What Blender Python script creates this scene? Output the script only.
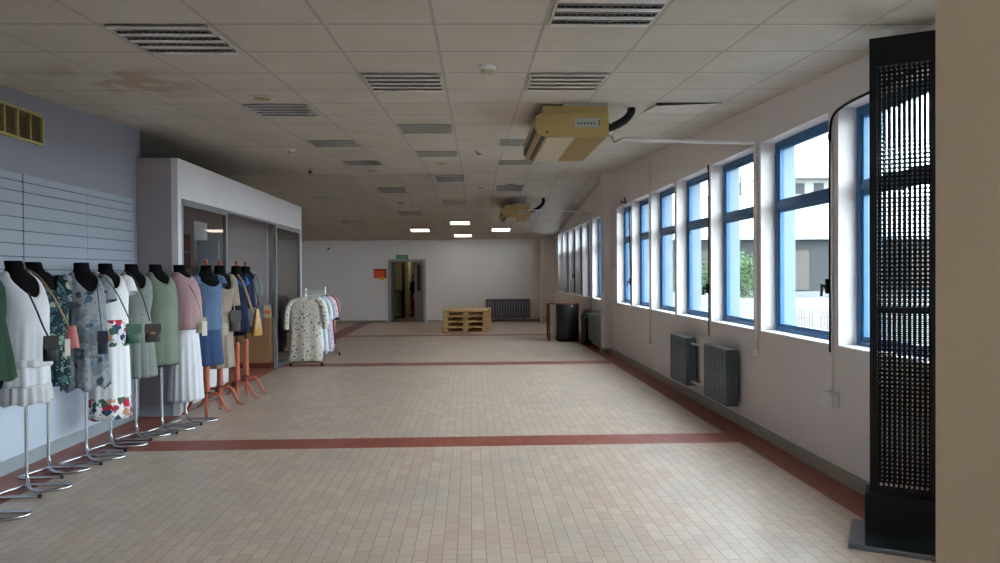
import bpy, bmesh, math, random
from mathutils import Vector, Matrix
rnd = random.Random(7)
for o in list(bpy.data.objects):
    bpy.data.objects.remove(o)
SC = bpy.context.scene
COL = SC.collection
PI = math.pi

# ------------------------------------------------------------------ camera, sky, exposure
H = 1.53
cd = bpy.data.cameras.new('camera')
cam = bpy.data.objects.new('camera', cd)
COL.objects.link(cam)
cd.sensor_width = 36.0
cd.lens = 743 * 36 / 1000
cd.clip_start = 0.05
cd.clip_end = 500
cam.matrix_world = Matrix.Translation((0, 0, H)) @ (
    Matrix.Rotation(math.radians(-2.31), 4, 'Z') @ Matrix.Rotation(PI / 2 - math.radians(.565), 4, 'X') @ Matrix.Rotation(-.006, 4, 'Z'))
SC.camera = cam
w = bpy.data.worlds.new('overcast_sky')
SC.world = w
w.use_nodes = True
bg = w.node_tree.nodes['Background']
bg.inputs[0].default_value = (.86, .94, 1.0, 1)
bg.inputs[1].default_value = 16.5
SC.view_settings.view_transform = 'Standard'
SC.view_settings.look = 'None'
SC.view_settings.exposure = 0.0
SC.view_settings.gamma = 1
SC.view_settings.use_curve_mapping = False
SC.cycles.max_bounces = 10
SC.cycles.diffuse_bounces = 7
SC.cycles.transparent_max_bounces = 24
SC.cycles.sample_clamp_indirect = 6

# ------------------------------------------------------------------ materials
def lin(c):
    return tuple(((v / 255) / 12.92 if v / 255 <= .04045 else ((v / 255 + .055) / 1.055) ** 2.4) for v in c) + (1,)

class NT:
    def __init__(s, name):
        s.m = bpy.data.materials.new(name)
        s.m.use_nodes = True
        s.t = s.m.node_tree
        s.n = s.t.nodes
        s.b = s.n['Principled BSDF']
    def add(s, typ, **kw):
        n = s.n.new(typ)
        for k, v in kw.items():
            setattr(n, k, v)
        return n
    def link(s, a, b):
        s.t.links.new(a, b)
    def math(s, op, a, b=None, c=None):
        n = s.add('ShaderNodeMath', operation=op)
        for i, v in enumerate((a, b, c)):
            if v is None: continue
            if isinstance(v, (int, float)): n.inputs[i].default_value = v
            else: s.link(v, n.inputs[i])
        return n.outputs[0]
    def mix(s, f, a, b):
        n = s.add('ShaderNodeMix', data_type='RGBA')
        for i, v in ((0, f), (6, a), (7, b)):
            if isinstance(v, (int, float)): n.inputs[i].default_value = v
            elif isinstance(v, tuple): n.inputs[i].default_value = v
            else: s.link(v, n.inputs[i])
        return n.outputs[2]
    def noise(s, scale, detail=3, vec=None, rough=.5):
        n = s.add('ShaderNodeTexNoise')
        n.inputs['Scale'].default_value = scale
        n.inputs['Detail'].default_value = detail
        n.inputs['Roughness'].default_value = rough
        if vec is not None: s.link(vec, n.inputs['Vector'])
        return n
    def coord(s, kind='Object'):
        return s.add('ShaderNodeTexCoord').outputs[kind]
    def ramp(s, fac, stops, interp='LINEAR'):
        n = s.add('ShaderNodeValToRGB')
        n.color_ramp.interpolation = interp
        e = n.color_ramp.elements
        e[0].position, e[0].color = stops[0]
        e[1].position, e[1].color = stops[1]
        for p, c in stops[2:]:
            x = e.new(p); x.color = c
        s.link(fac, n.inputs[0])
        return n.outputs[0]
    def bump(s, h, strength=.3, dist=.01):
        n = s.add('ShaderNodeBump')
        n.inputs['Strength'].default_value = strength
        n.inputs['Distance'].default_value = dist
        s.link(h, n.inputs['Height'])
        s.link(n.outputs[0], s.b.inputs['Normal'])
    def col(s, c):
        if isinstance(c, tuple): s.b.inputs['Base Color'].default_value = c
        else: s.link(c, s.b.inputs['Base Color'])

def plain(name, c, rough=.6, metal=0, var=.08, scale=6, spec=.5, bump=0, bscale=60, sheen=0):
    t = NT(name)
    a = lin(c)
    d = tuple(max(0, v * (1 - var)) for v in a[:3]) + (1,)
    l = tuple(min(1, v * (1 + var)) for v in a[:3]) + (1,)
    n = t.noise(scale, 4, t.coord())
    t.col(t.ramp(n.outputs[0], [(.3, d), (.7, l)]))
    t.b.inputs['Roughness'].default_value = rough
    t.b.inputs['Metallic'].default_value = metal
    t.b.inputs['Specular IOR Level'].default_value = spec
    if sheen: t.b.inputs['Sheen Weight'].default_value = sheen
    if bump:
        t.bump(t.noise(bscale, 3, t.coord()).outputs[0], bump, .01)
    return t.m

def cloth(name, c, var=.06, sheen=.0):
    return plain(name, c, .9, 0, var, 9, .15, .25, 220, sheen)

def floral(name, base, cols, scale=16, thr=.34, zmin=None, zbands=None, second=None, base2=None):
    """printed cloth: blossoms scattered on a plain ground, in world-size units of the cloth"""
    t = NT(name)
    co = t.coord()
    nz = t.noise(scale * 1.6, 2, co)
    vm = t.add('ShaderNodeVectorMath', operation='MULTIPLY_ADD')
    t.link(nz.outputs['Color'], vm.inputs[0])
    vm.inputs[1].default_value = (.06, .06, .06)
    t.link(co, vm.inputs[2])
    v = t.add('ShaderNodeTexVoronoi')
    v.inputs['Scale'].default_value = scale
    t.link(vm.outputs[0], v.inputs['Vector'])
    sep = t.add('ShaderNodeSeparateColor')
    t.link(v.outputs['Color'], sep.inputs[0])
    stops = [(i / len(cols), lin(c)) for i, c in enumerate(cols)]
    pc = t.ramp(sep.outputs[0], stops, 'CONSTANT')
    mask = t.math('LESS_THAN', v.outputs['Distance'], thr)
    mask = t.math('MULTIPLY', mask, t.math('GREATER_THAN', sep.outputs[1], .12))
    b = lin(base)
    if base2:
        b = t.mix(t.math('GREATER_THAN', t.noise(scale * .5, 3, co).outputs[0], .52), lin(base), lin(base2))
    if zbands:
        sx = t.add('ShaderNodeSeparateXYZ'); t.link(co, sx.inputs[0])
        tot = None
        for lo, hi in zbands:
            k = t.math('MULTIPLY', t.math('GREATER_THAN', sx.outputs[2], lo), t.math('LESS_THAN', sx.outputs[2], hi))
            tot = k if tot is None else t.math('ADD', tot, k)
        mask = t.math('MULTIPLY', mask, tot)
    out = t.mix(mask, b, pc)
    if second:
        v2 = t.add('ShaderNodeTexVoronoi'); v2.inputs['Scale'].default_value = scale * 2.3
        t.link(vm.outputs[0], v2.inputs['Vector'])
        m2 = t.math('LESS_THAN', v2.outputs['Distance'], .24)
        if zbands: m2 = t.math('MULTIPLY', m2, tot)
        out = t.mix(m2, out, lin(second))
    t.col(out)
    t.b.inputs['Roughness'].default_value = .9
    t.b.inputs['Specular IOR Level'].default_value = .15
    return t.m

def tiles(name, c1, c2, c3, mortar, patch, wx=.08, wy=.15, rough=.33):
    t = NT(name)
    co = t.coord()
    sx = t.add('ShaderNodeSeparateXYZ'); t.link(co, sx.inputs[0])
    cb = t.add('ShaderNodeCombineXYZ')           # courses run along the room
    t.link(sx.outputs[1], cb.inputs[0]); t.link(sx.outputs[0], cb.inputs[1])
    br = t.add('ShaderNodeTexBrick')
    br.inputs['Scale'].default_value = 1
    br.inputs['Brick Width'].default_value = wy
    br.inputs['Row Height'].default_value = wx
    br.inputs['Mortar Size'].default_value = .0022
    br.inputs['Mortar Smooth'].default_value = .2
    br.inputs['Color1'].default_value = (0, 0, 0, 1)
    br.inputs['Color2'].default_value = (1, 1, 1, 1)
    br.inputs['Mortar'].default_value = (.5, .5, .5, 1)
    br.offset = .5
    t.link(cb.outputs[0], br.inputs['Vector'])
    body = t.ramp(br.outputs['Color'], [(0, lin(c1)), (.5, lin(c2)), (1, lin(c3))])
    big = t.noise(1.3, 5, co, .6)
    body = t.mix(t.ramp(big.outputs[0], [(.42, (0, 0, 0, 1)), (.68, (.75, .75, .75, 1))]), body, lin(patch))
    fine = t.noise(40, 3, co)
    body = t.mix(t.math('MULTIPLY', fine.outputs[0], .16), body, lin(mortar))
    t.col(t.mix(br.outputs['Fac'], body, lin(mortar)))
    r = t.math('MULTIPLY_ADD', t.noise(3, 3, co).outputs[0], .14, rough - .07)
    t.link(r, t.b.inputs['Roughness'])
    inv = t.math('SUBTRACT', 1, br.outputs['Fac'])
    t.bump(inv, .25, .003)
    return t.m

M = {}
M['wall'] = plain('painted_wall', (219, 212, 210), .75, 0, .025, 1.2, .3)
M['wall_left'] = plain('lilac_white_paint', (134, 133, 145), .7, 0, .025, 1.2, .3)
M['far_wall'] = plain('far_wall_paint', (222, 217, 216), .75, 0, .03, 1.0, .3)
M['fascia'] = plain('white_laminate', (216, 213, 218), .5, 0, .02, 2)
M['grey_board'] = plain('grey_lilac_board', (150, 141, 146), .65, 0, .03, 2)
M['pillar'] = plain('beige_paint', (208, 184, 154), .7, 0, .03, 1.4, .3)
M['base'] = plain('grey_skirting', (152, 146, 136), .55, 0, .06)
M['base_left'] = plain('blue_grey_skirting', (142, 150, 156), .5, 0, .05)
M['floor'] = tiles('beige_clinker', (194, 167, 149), (202, 179, 162), (208, 188, 171), (136, 114, 100), (180, 170, 158))
M['floor_red'] = tiles('red_clinker', (136, 64, 52), (148, 74, 60), (156, 82, 66), (116, 64, 54), (142, 80, 68), rough=.42)
M['sill'] = plain('white_sill', (232, 232, 236), .4, 0, .02)
M['blue'] = plain('blue_window_paint', (30, 92, 140), .4, 0, .06)
M['pale_blue'] = plain('pale_blue_cladding', (98, 117, 132), .5, 0, .03)
M['black'] = plain('black_metal', (9, 9, 11), .55, 0, .1, 6, .2)
M['black_plastic'] = plain('black_plastic', (15, 15, 17), .5, 0, .1)
M['chrome'] = plain('chrome_tube', (206, 208, 212), .22, 1, .03)
M['alu'] = plain('brushed_aluminium', (150, 154, 160), .4, .7, .04)
M['velvet'] = plain('black_jersey', (16, 15, 17), .95, 0, .15, 20, .1)
M['low_bounce'] = plain('bounce_light_panel', (190, 200, 214), .6, 0, .02, 1.5)
M['slat'] = plain('slatwall_laminate', (142, 149, 160), .45, 0, .02, 2)
M['groove'] = plain('dark_groove_liner', (66, 74, 86), .6)
M['cherry'] = plain('cherry_wood', (158, 74, 44), .4, 0, .18, 14)
M['hub'] = plain('dark_cherry_wood', (96, 42, 28), .45, 0, .15, 14)
M['pine'] = plain('raw_pine', (200, 164, 114), .75, 0, .14, 7, .3)
M['pine2'] = plain('weathered_pine', (184, 146, 98), .75, 0, .16, 7, .3)
M['radiator'] = plain('grey_radiator_enamel', (84, 92, 100), .42, 0, .05)
M['radiator_far'] = plain('dark_grey_enamel', (88, 86, 98), .5, 0, .05)
M['radiator_green'] = plain('grey_green_enamel', (120, 130, 124), .5, 0, .05)
M['pipe'] = plain('painted_pipe', (212, 206, 202), .5, 0, .04)
M['ac'] = plain('yellowed_plastic', (174, 148, 92), .5, 0, .06, 3)
M['ac_pale'] = plain('cream_plastic', (186, 172, 144), .5, 0, .05, 3)
M['ac_tan'] = plain('tan_grille', (156, 132, 82), .6, 0, .06, 8)
M['ac_label'] = plain('grey_display', (170, 172, 168), .4, 0, .05, 30)
M['white_plastic'] = plain('white_plastic', (222, 220, 214), .45, 0, .03)
M['rubber'] = plain('black_foam_hose', (18, 18, 20), .85, 0, .1)
M['vent_yellow'] = plain('yellow_vent_frame', (160, 148, 84), .5, 0, .05)
M['vent_brown'] = plain('brown_louver', (92, 72, 46), .6, 0, .1)
M['door_grey'] = plain('grey_door_paint', (150, 148, 152), .5, 0, .04)
M['door_dark'] = plain('blue_grey_door_paint', (78, 88, 100), .5, 0, .05)
M['green_sign'] = plain('green_sign_face', (26, 128, 72), .5, 0, .03)
M['sign_white'] = plain('white_lettering', (214, 230, 218), .5, 0, .02)
M['orange'] = plain('orange_board', (226, 84, 28), .55, 0, .06, 8)
M['orange_dark'] = plain('dark_red_strip', (140, 40, 22), .55)
M['yellow_card'] = plain('yellow_card', (224, 188, 50), .6)
M['corr_wall'] = plain('olive_corridor_paint', (150, 146, 118), .7, 0, .05)
M['corr_floor'] = plain('brown_corridor_floor', (120, 92, 66), .5, 0, .1)
M['cream_paint'] = plain('cream_paint', (206, 200, 168), .6, 0, .03)
M['beech'] = plain('beech_veneer', (146, 108, 76), .5, 0, .08, 3)
M['shop_floor'] = plain('red_brown_board_floor', (150, 88, 62), .4, 0, .14, 4)
M['shop_wall'] = plain('shop_wall_paint', (206, 198, 198), .7, 0, .03)
M['pane_reflection'] = plain('painted_pane_reflection', (176, 204, 220), .5, 0, .05)
M['red_poster'] = plain('red_panel', (150, 58, 44), .5, 0, .1)
M['counter_dark'] = plain('charcoal_laminate', (20, 20, 24), .45, 0, .08)
M['counter_top'] = plain('dark_brown_top', (110, 66, 54), .3, 0, .1)
M['foot_gloss'] = plain('polished_steel_plate', (130, 142, 156), .14, .9, .05)
M['reflector'] = plain('mirror_louver', (224, 222, 216), .3, .2, .04)
M['cell_blade'] = plain('dull_blade', (120, 116, 110), .5, 0, .04)
M['tray'] = plain('white_fitting_tray', (170, 168, 164), .5, 0, .03)
M['tube'] = plain('unlit_tube', (150, 150, 148), .4, 0, .02)
M['fitting_rim'] = plain('fitting_rim', (190, 186, 178), .5, 0, .03)
M['dark_slot'] = plain('dark_slot', (46, 44, 42), .7)
M['tile_plain'] = plain('mineral_tile', (205, 196, 186), .9, 0, .03)
M['asphalt'] = plain('grey_ground', (84, 85, 84), .9, 0, .08, .6)
M['metal_roof'] = plain('pale_metal_roof', (156, 160, 163), .6, 0, .03, .4)
M['shed_wall'] = plain('dark_grey_wall', (35, 38, 40), .8, 0, .08, .4)
M['shed_panel'] = plain('taupe_panel', (64, 59, 54), .8, 0, .08, .5)
M['light_panel'] = plain('pale_panel', (93, 97, 101), .8, 0, .05, .5)
M['house_wall'] = plain('pale_house_wall', (117, 116, 112), .8, 0, .04, .4)
M['house_roof'] = plain('grey_house_roof', (93, 93, 93), .8, 0, .05, .5)
M['bark'] = plain('bark', (84, 72, 58), .9, 0, .2, 8)
M['leaf'] = plain('leaf_green', (50, 76, 34), .7, 0, .3, 3)
M['leaf2'] = plain('leaf_dark', (38, 58, 34), .7, 0, .3, 3)
M['fence'] = plain('white_fence_paint', (137, 140, 140), .6, 0, .03)
M['fence_red'] = plain('dusty_red_panel', (105, 64, 61), .7, 0, .05)
M['skin'] = plain('skin', (186, 138, 112), .6, 0, .04)
M['hair'] = plain('dark_hair', (30, 24, 20), .7, 0, .1, 30)

def lit_tube(name, st):
    t = NT(name)
    t.b.inputs['Emission Color'].default_value = (1, .86, .70, 1)
    t.b.inputs['Emission Strength'].default_value = st
    t.col((.8, .8, .76, 1))
    return t.m
M['tube_lit'] = lit_tube('lit_lamp', 40)
M['opal_lit'] = lit_tube('lit_opal_diffuser', 4.5)

def glass(name, tint=(1, 1, 1, 1), ior=1.45):
    t = NT(name)
    t.n.remove(t.b)
    tr = t.add('ShaderNodeBsdfTransparent'); tr.inputs[0].default_value = tint
    gl = t.add('ShaderNodeBsdfGlossy'); gl.inputs['Roughness'].default_value = .0
    lw = t.add('ShaderNodeLayerWeight'); lw.inputs['Blend'].default_value = .5
    f0 = ((ior - 1) / (ior + 1)) ** 2            # Schlick reflectance, the same from both faces of the pane
    fr = t.math('MULTIPLY_ADD', t.math('POWER', lw.outputs['Facing'], 5), 1 - f0, f0)
    mx = t.add('ShaderNodeMixShader')
    t.link(fr, mx.inputs[0]); t.link(tr.outputs[0], mx.inputs[1]); t.link(gl.outputs[0], mx.inputs[2])
    t.link(mx.outputs[0], t.n['Material Output'].inputs[0])
    return t.m
M['glass'] = glass('window_glass', (.93, .97, .98, 1))
M['shop_glass'] = glass('shop_glass', (.80, .82, .83, 1), 1.7)
M['door_glass'] = glass('door_glass', (.3, .3, .3, 1), 1.5)

# ceiling grid plane (two pitches meeting at a ridge)
T = .625
RIDGE = 14.3
GX0, GY0, GTH = -.1945, 4.2353, .0071
S2 = -.0825
def ceil_z(x, y):
    z0 = H + 1.2054 + .0052 * x
    return z0 + .0507 * y if y <= RIDGE else z0 + .0507 * RIDGE + S2 * (y - RIDGE)
def ceil_mat():
    t = NT('mineral_ceiling_tiles')
    uv = t.add('ShaderNodeUVMap')
    sx = t.add('ShaderNodeSeparateXYZ'); t.link(uv.outputs[0], sx.inputs[0])
    def line(o, half):
        fr = t.math('FRACT', o)
        d = t.math('ABSOLUTE', t.math('SUBTRACT', fr, .5))
        return t.math('GREATER_THAN', d, .5 - half)
    co = t.coord()
    base = t.ramp(t.noise(2.2, 4, co).outputs[0], [(.3, lin((190, 182, 170))), (.7, lin((201, 193, 182)))])
    # tile to tile tone
    fx = t.math('FLOOR', sx.outputs[0]); fy = t.math('FLOOR', sx.outputs[1])
    cb = t.add('ShaderNodeCombineXYZ'); t.link(fx, cb.inputs[0]); t.link(fy, cb.inputs[1])
    wn = t.add('ShaderNodeTexWhiteNoise'); t.link(cb.outputs[0], wn.inputs[0])
    base = t.mix(t.math('MULTIPLY', wn.outputs[0], .08), base, lin((170, 160, 148)))
    # brown water marks near one spot of the ceiling
    so = t.add('ShaderNodeSeparateXYZ'); t.link(co, so.inputs[0])
    dx = t.math('DIVIDE', t.math('SUBTRACT', so.outputs[0], -2.62), .62)
    dy = t.math('DIVIDE', t.math('SUBTRACT', so.outputs[1], 5.8), .75)
    r2 = t.math('ADD', t.math('MULTIPLY', dx, dx), t.math('MULTIPLY', dy, dy))
    fall = t.math('SUBTRACT', 1, t.math('MINIMUM', r2, 1))
    blot = t.math('MULTIPLY', fall, t.ramp(t.noise(3.4, 3, co).outputs[0], [(.50, (0, 0, 0, 1)), (.58, (1, 1, 1, 1))]))
    base = t.mix(t.math('MULTIPLY', blot, .55), base, lin((150, 112, 76)))
    pits = t.noise(70, 2, co)
    main = line(sx.outputs[0], .015)
    cross = line(sx.outputs[1], .011)
    c = t.mix(cross, base, lin((138, 127, 117)))
    c = t.mix(main, c, lin((172, 163, 153)))
    t.col(c)
    t.b.inputs['Roughness'].default_value = .9
    t.b.inputs['Specular IOR Level'].default_value = .2
    t.bump(t.math('ADD', t.math('MULTIPLY', pits.outputs[0], .25), t.math('MULTIPLY', t.math('MAXIMUM', main, cross), 1)), .25, .004)
    return t.m
M['ceiling'] = ceil_mat()

# ------------------------------------------------------------------ mesh helpers
class MB:
    def __init__(s):
        s.v = []; s.f = []; s.mi = []; s.uv = None
    def add(s, vs, fs, mi=0):
        k = len(s.v)
        s.v += [Vector(p) for p in vs]
        s.f += [tuple(i + k for i in f) for f in fs]
        s.mi += [mi] * len(fs)
        return s
    def box(s, x0, x1, y0, y1, z0, z1, mi=0):
        return s.add([(x0, y0, z0), (x1, y0, z0), (x1, y1, z0), (x0, y1, z0), (x0, y0, z1), (x1, y0, z1), (x1, y1, z1), (x0, y1, z1)],
                     [(3, 2, 1, 0), (4, 5, 6, 7), (0, 1, 5, 4), (1, 2, 6, 5), (2, 3, 7, 6), (3, 0, 4, 7)], mi)
    def rings(s, rings, close=True, cap0=True, cap1=True):
        n = len(rings[0]); vs = [p for r in rings for p in r]; fs = []
        for i in range(len(rings) - 1):
            for j in range(n if close else n - 1):
                a = i * n + j; b = i * n + (j + 1) % n
                fs.append((a, b, b + n, a + n))
        if cap0: fs.append(tuple(range(n - 1, -1, -1)))
        if cap1: fs.append(tuple(range((len(rings) - 1) * n, len(rings) * n)))
        return s.add(vs, fs)
    def tube(s, pts, r, n=8, caps=True):
        pts = [Vector(p) for p in pts]; k = len(pts)
        rs = r if isinstance(r, (list, tuple)) else [r] * k
        up = None; R = []
        for i in range(k):
            d = (pts[min(i + 1, k - 1)] - pts[max(i - 1, 0)]).normalized()
            if up is None:
                up = Vector((0, 0, 1)) if abs(d.z) < .9 else Vector((1, 0, 0))
            a = (up - d * up.dot(d)).normalized(); b = d.cross(a); up = a
            R.append([pts[i] + (a * math.cos(2 * PI * j / n) + b * math.sin(2 * PI * j / n)) * rs[i] for j in range(n)])
        return s.rings(R, True, caps, caps)
    def cyl(s, p0, p1, r, n=12, r1=None):
        return s.tube([p0, p1], [r, r if r1 is None else r1], n)
    def lathe(s, prof, c=(0, 0, 0), n=16, sx=1, sy=1):
        R = [[(c[0] + r * sx * math.cos(2 * PI * j / n), c[1] + r * sy * math.sin(2 * PI * j / n), c[2] + z) for j in range(n)] for r, z in prof]
        return s.rings(R)
    def prism(s, poly, axis, a, b):
        """poly: 2-D outline; axis 0/1/2 = extrusion axis from a to b"""
        def P(q, t):
            return {0: (t, q[0], q[1]), 1: (q[0], t, q[1]), 2: (q[0], q[1], t)}[axis]
        return s.rings([[P(q, a) for q in poly], [P(q, b) for q in poly]])
    def ball(s, c, rx, ry=None, rz=None, n=10, m=7):
        ry = ry or rx; rz = rz or rx
        R = []
        for i in range(m + 1):
            t = -PI / 2 + PI * i / m
            k = max(math.cos(t), .02)
            R.append([(c[0] + rx * k * math.cos(2 * PI * j / n), c[1] + ry * k * math.sin(2 * PI * j / n), c[2] + rz * math.sin(t)) for j in range(n)])
        return s.rings(R)
    def xf(s, mat):
        s.v = [mat @ p for p in s.v]; return s
    def build(s, name, mat, parent=None, smooth=False, bevel=0, local=False, seg=2):
        me = bpy.data.meshes.new(name)
        off = Vector((0, 0, 0))
        if parent is not None and not local:
            off = Vector(parent.location)
            if parent.parent is not None: off += Vector(parent.parent.location)
        me.from_pydata([tuple(p - off) for p in s.v], [], s.f)
        mats = mat if isinstance(mat, (list, tuple)) else [mat]
        for m_ in mats: me.materials.append(m_)
        if len(mats) > 1:
            for p, i in zip(me.polygons, s.mi): p.material_index = i
        bm = bmesh.new(); bm.from_mesh(me)
        if s.uv is None: bmesh.ops.recalc_face_normals(bm, faces=bm.faces[:])
        if bevel:
            es = [e for e in bm.edges if len(e.link_faces) == 2 and e.calc_face_angle(0) > .5]
            bmesh.ops.bevel(bm, geom=es, offset=bevel, segments=seg, affect='EDGES', profile=.7)
        bm.to_mesh(me); bm.free()
        if smooth:
            for p in me.polygons: p.use_smooth = True
            if smooth != 'all':
                try: me.set_sharp_from_angle(angle=math.radians(42))
                except Exception: pass
        o = bpy.data.objects.new(name, me)
        COL.objects.link(o)
        if parent is not None: o.parent = parent
        return o

def tag(o, label, cat, group=None, kind=None):
    o['label'] = label; o['category'] = cat
    if group: o['group'] = group
    if kind: o['kind'] = kind
    return o
def thing(name, label, cat, loc=(0, 0, 0), group=None, rot=(0, 0, 0)):
    o = bpy.data.objects.new(name, None)
    o.empty_display_size = .1
    COL.objects.link(o)
    o.location = loc; o.rotation_euler = rot
    return tag(o, label, cat, group)
def struct(o, label=None):
    o['kind'] = 'structure'
    if label: o['label'] = label
    return o
def sempty(name, loc, label=None):
    o = bpy.data.objects.new(name, None); COL.objects.link(o); o.location = loc
    return struct(o, label)
def dup(root, loc, label=None, rot=None, group=None):
    r = root.copy(); COL.objects.link(r); r.location = loc
    if rot is not None: r.rotation_euler = rot
    if label: r['label'] = label
    if group: r['group'] = group
    for ch in list(root.children):
        c = ch.copy(); COL.objects.link(c); c.parent = r
        for g in list(ch.children):
            d = g.copy(); COL.objects.link(d); d.parent = c
    return r
def curve_pts(pts, k=6):
    """Catmull-Rom through pts"""
    P = [Vector(p) for p in pts]; out = []
    Q = [P[0] * 2 - P[1]] + P + [P[-1] * 2 - P[-2]]
    for i in range(1, len(Q) - 2):
        for j in range(k):
            t = j / k
            a, b, c, d = Q[i - 1], Q[i], Q[i + 1], Q[i + 2]
            out.append(.5 * ((2 * b) + (c - a) * t + (2 * a - 5 * b + 4 * c - d) * t * t + (3 * b - a - 3 * c + d) * t ** 3))
    out.append(P[-1]); return out

# ------------------------------------------------------------------ room shell
WL, WR, FAR, BACK = -3.62, 2.70, 24.0, -4.0
PX = -3.18          # glazed front of the shop box
PY0, PY1 = 8.25, 14.2
FARL = -7.0
b = MB()
strips = [(6.6, 7.0), (12.52, 12.96), (18.5, 18.92)]
xs = [FARL, WL, -3.165, 2.42, WR]
ys = [BACK] + [v for s_ in strips for v in s_] + [FAR + .12]
for i in range(len(xs) - 1):
    for j in range(len(ys) - 1):
        red = (j % 2 == 1 and i != 0) or i in (1, 3)
        b.add([(xs[i], ys[j], 0), (xs[i + 1], ys[j], 0), (xs[i + 1], ys[j + 1], 0), (xs[i], ys[j + 1], 0)], [(0, 1, 2, 3)], 1 if red else 0)
b.box(FARL, WR, BACK, FAR + .12, -.2, -.01)
struct(b.build('floor', [M['floor'], M['floor_red']]), 'beige clinker tile floor crossed by dark red tile bands')

# ceiling
b = MB()
ny = [BACK, RIDGE, FAR + .3]
vs = []
for y in ny:
    for x in (FARL - .2, WR + .3):
        vs.append((x, y, ceil_z(x, y)))
for y in ny:
    for x in (FARL - .2, WR + .3):
        vs.append((x, y, ceil_z(x, y) + .2))
b.add(vs, [(0, 2, 3, 1), (2, 4, 5, 3), (6, 7, 9, 8), (8, 9, 11, 10), (0, 1, 7, 6), (4, 10, 11, 5), (0, 6, 8, 2), (2, 8, 10, 4), (1, 3, 9, 7), (3, 5, 11, 9)])
o = struct(b.build('ceiling', M['ceiling']), 'suspended ceiling of pale square tiles')
uvl = o.data.uv_layers.new(name='grid')
for lp in o.data.loops:
    p = o.data.vertices[lp.vertex_index].co
    dx, dy = p.x - GX0, p.y - GY0
    uvl.data[lp.index].uv = ((dx * math.cos(GTH) - dy * math.sin(GTH)) / T, (dx * math.sin(GTH) + dy * math.cos(GTH)) / T)

# right wall with window openings: (near, far) along the wall
WIN = [(-.55, .72), (.87, 2.12), (2.29, 3.54), (3.70, 5.344), (5.494, 6.796), (6.954, 8.221), (8.319, 9.611), (9.701, 10.973), (11.053, 12.285),
       (12.385, 13.55), (15.0, 16.303), (16.65, 17.72), (17.85, 18.91), (19.05, 20.18), (20.31, 21.5), (21.63, 22.68)]
WIN[3] = (3.70, 5.344)
SILL, HEAD = .98, 2.73
XO = 3.0
b = MB()
b.box(WR, XO, BACK, FAR + .3, -.2, SILL)
b.box(WR, XO, BACK, FAR + .3, HEAD, 3.75)
e = BACK
for a, c in WIN:
    b.box(WR, XO, e, a, SILL, HEAD); e = c
b.box(WR, XO, e, FAR + .3, SILL, HEAD)
struct(b.build('wall_right', M['wall']), 'white window wall with deep window reveals')
b = MB()
b.box(2.56, WR, 14.08, 14.5, 0, 3.6)
struct(b.build('trim_1', M['wall'], bevel=.008), 'white pilaster standing out from the window wall')
b = MB()
b.box(2.25, WR, 23.55, FAR, 0, 3.0)
struct(b.build('trim_2', M['wall'], bevel=.008), 'white boxed column in the far right corner')
# left side
b = MB(); b.box(WL - .2, WL, -.93, PY0 + .1, 0, 3.5); b.box(WL - .2, WL, BACK, -3.4, 0, 3.5); b.box(WL - .2, WL, -3.4, -.93, 0, .8); b.box(WL - .2, WL, -3.4, -.93, 2.2, 3.5)
struct(b.build('wall_left', M['wall_left']), 'lilac white wall behind the dress forms')
b = MB(); b.box(FARL - .2, FARL, PY0 - .1, FAR + .2, 0, 3.7); b.box(FARL, WL - .2, PY0 - .1, PY0 + .02, 0, 3.6)
struct(b.build('wall_recess', M['far_wall']), 'wall of the side recess behind the shop box')
b = MB(); b.box(WL, XO, BACK - .2, BACK, 0, 3.3)
struct(b.build('wall_back', M['wall']), 'wall behind the viewer')
# far wall with door opening
DX0, DX1, DZ = -2.60, -1.45, 1.975
b = MB()
b.box(FARL, DX0, FAR, FAR + .2, 0, 3.2); b.box(DX1, XO, FAR, FAR + .2, 0, 3.2); b.box(DX0, DX1, FAR, FAR + .2, DZ, 3.2)
struct(b.build('wall_far', M['far_wall']), 'white end wall with the doorway')
# near wall stub at the right edge of the view
b = MB(); b.box(1.282, 1.75, -1.2, 2.0, 0, 3.0)
struct(b.build('wall_near', M['pillar'], bevel=.006), 'beige wall end close to the viewer')
# skirtings
b = MB()
b.box(WR - .018, WR, BACK, 14.08, 0, .10); b.box(2.54, 2.56, 14.06, 14.52, 0, .10); b.box(2.56, WR, 14.06, 14.08, 0, .10); b.box(WR - .018, WR, 14.5, 23.55, 0, .1)
struct(b.build('baseboard_right', M['base']))
b = MB(); b.box(WL, WL + .018, BACK, PY0, 0, .11)
b.box(WL, PX - .07, PY0 - .018, PY0, 0, .11)
struct(b.build('baseboard_left', M['base_left']))
b = MB(); b.box(FARL, DX0 - .06, FAR - .018, FAR, 0, .07); b.box(DX1 + .06, 2.25, FAR - .018, FAR, 0, .07)
struct(b.build('baseboard_far', M['base']))

# shop-front glazing in the left wall, behind the viewer
sf = sempty('window_17', (WL, -2.16, .8), 'shop front window behind the viewer')
m = MB(); m.box(WL - .14, WL - .08, -3.4, -.93, .8, .86); m.box(WL - .14, WL - .08, -3.4, -.93, 2.14, 2.2)
for y_ in (-3.4, -2.195, -.99): m.box(WL - .14, WL - .08, y_, y_ + .06, .86, 2.14)
m.build('window_frame', M['alu'], sf)
for y_ in (-3.34, -2.135): MB().box(WL - .113, WL - .107, y_, y_ + 1.145, .86, 2.14).build('pane', M['glass'], sf)
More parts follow.
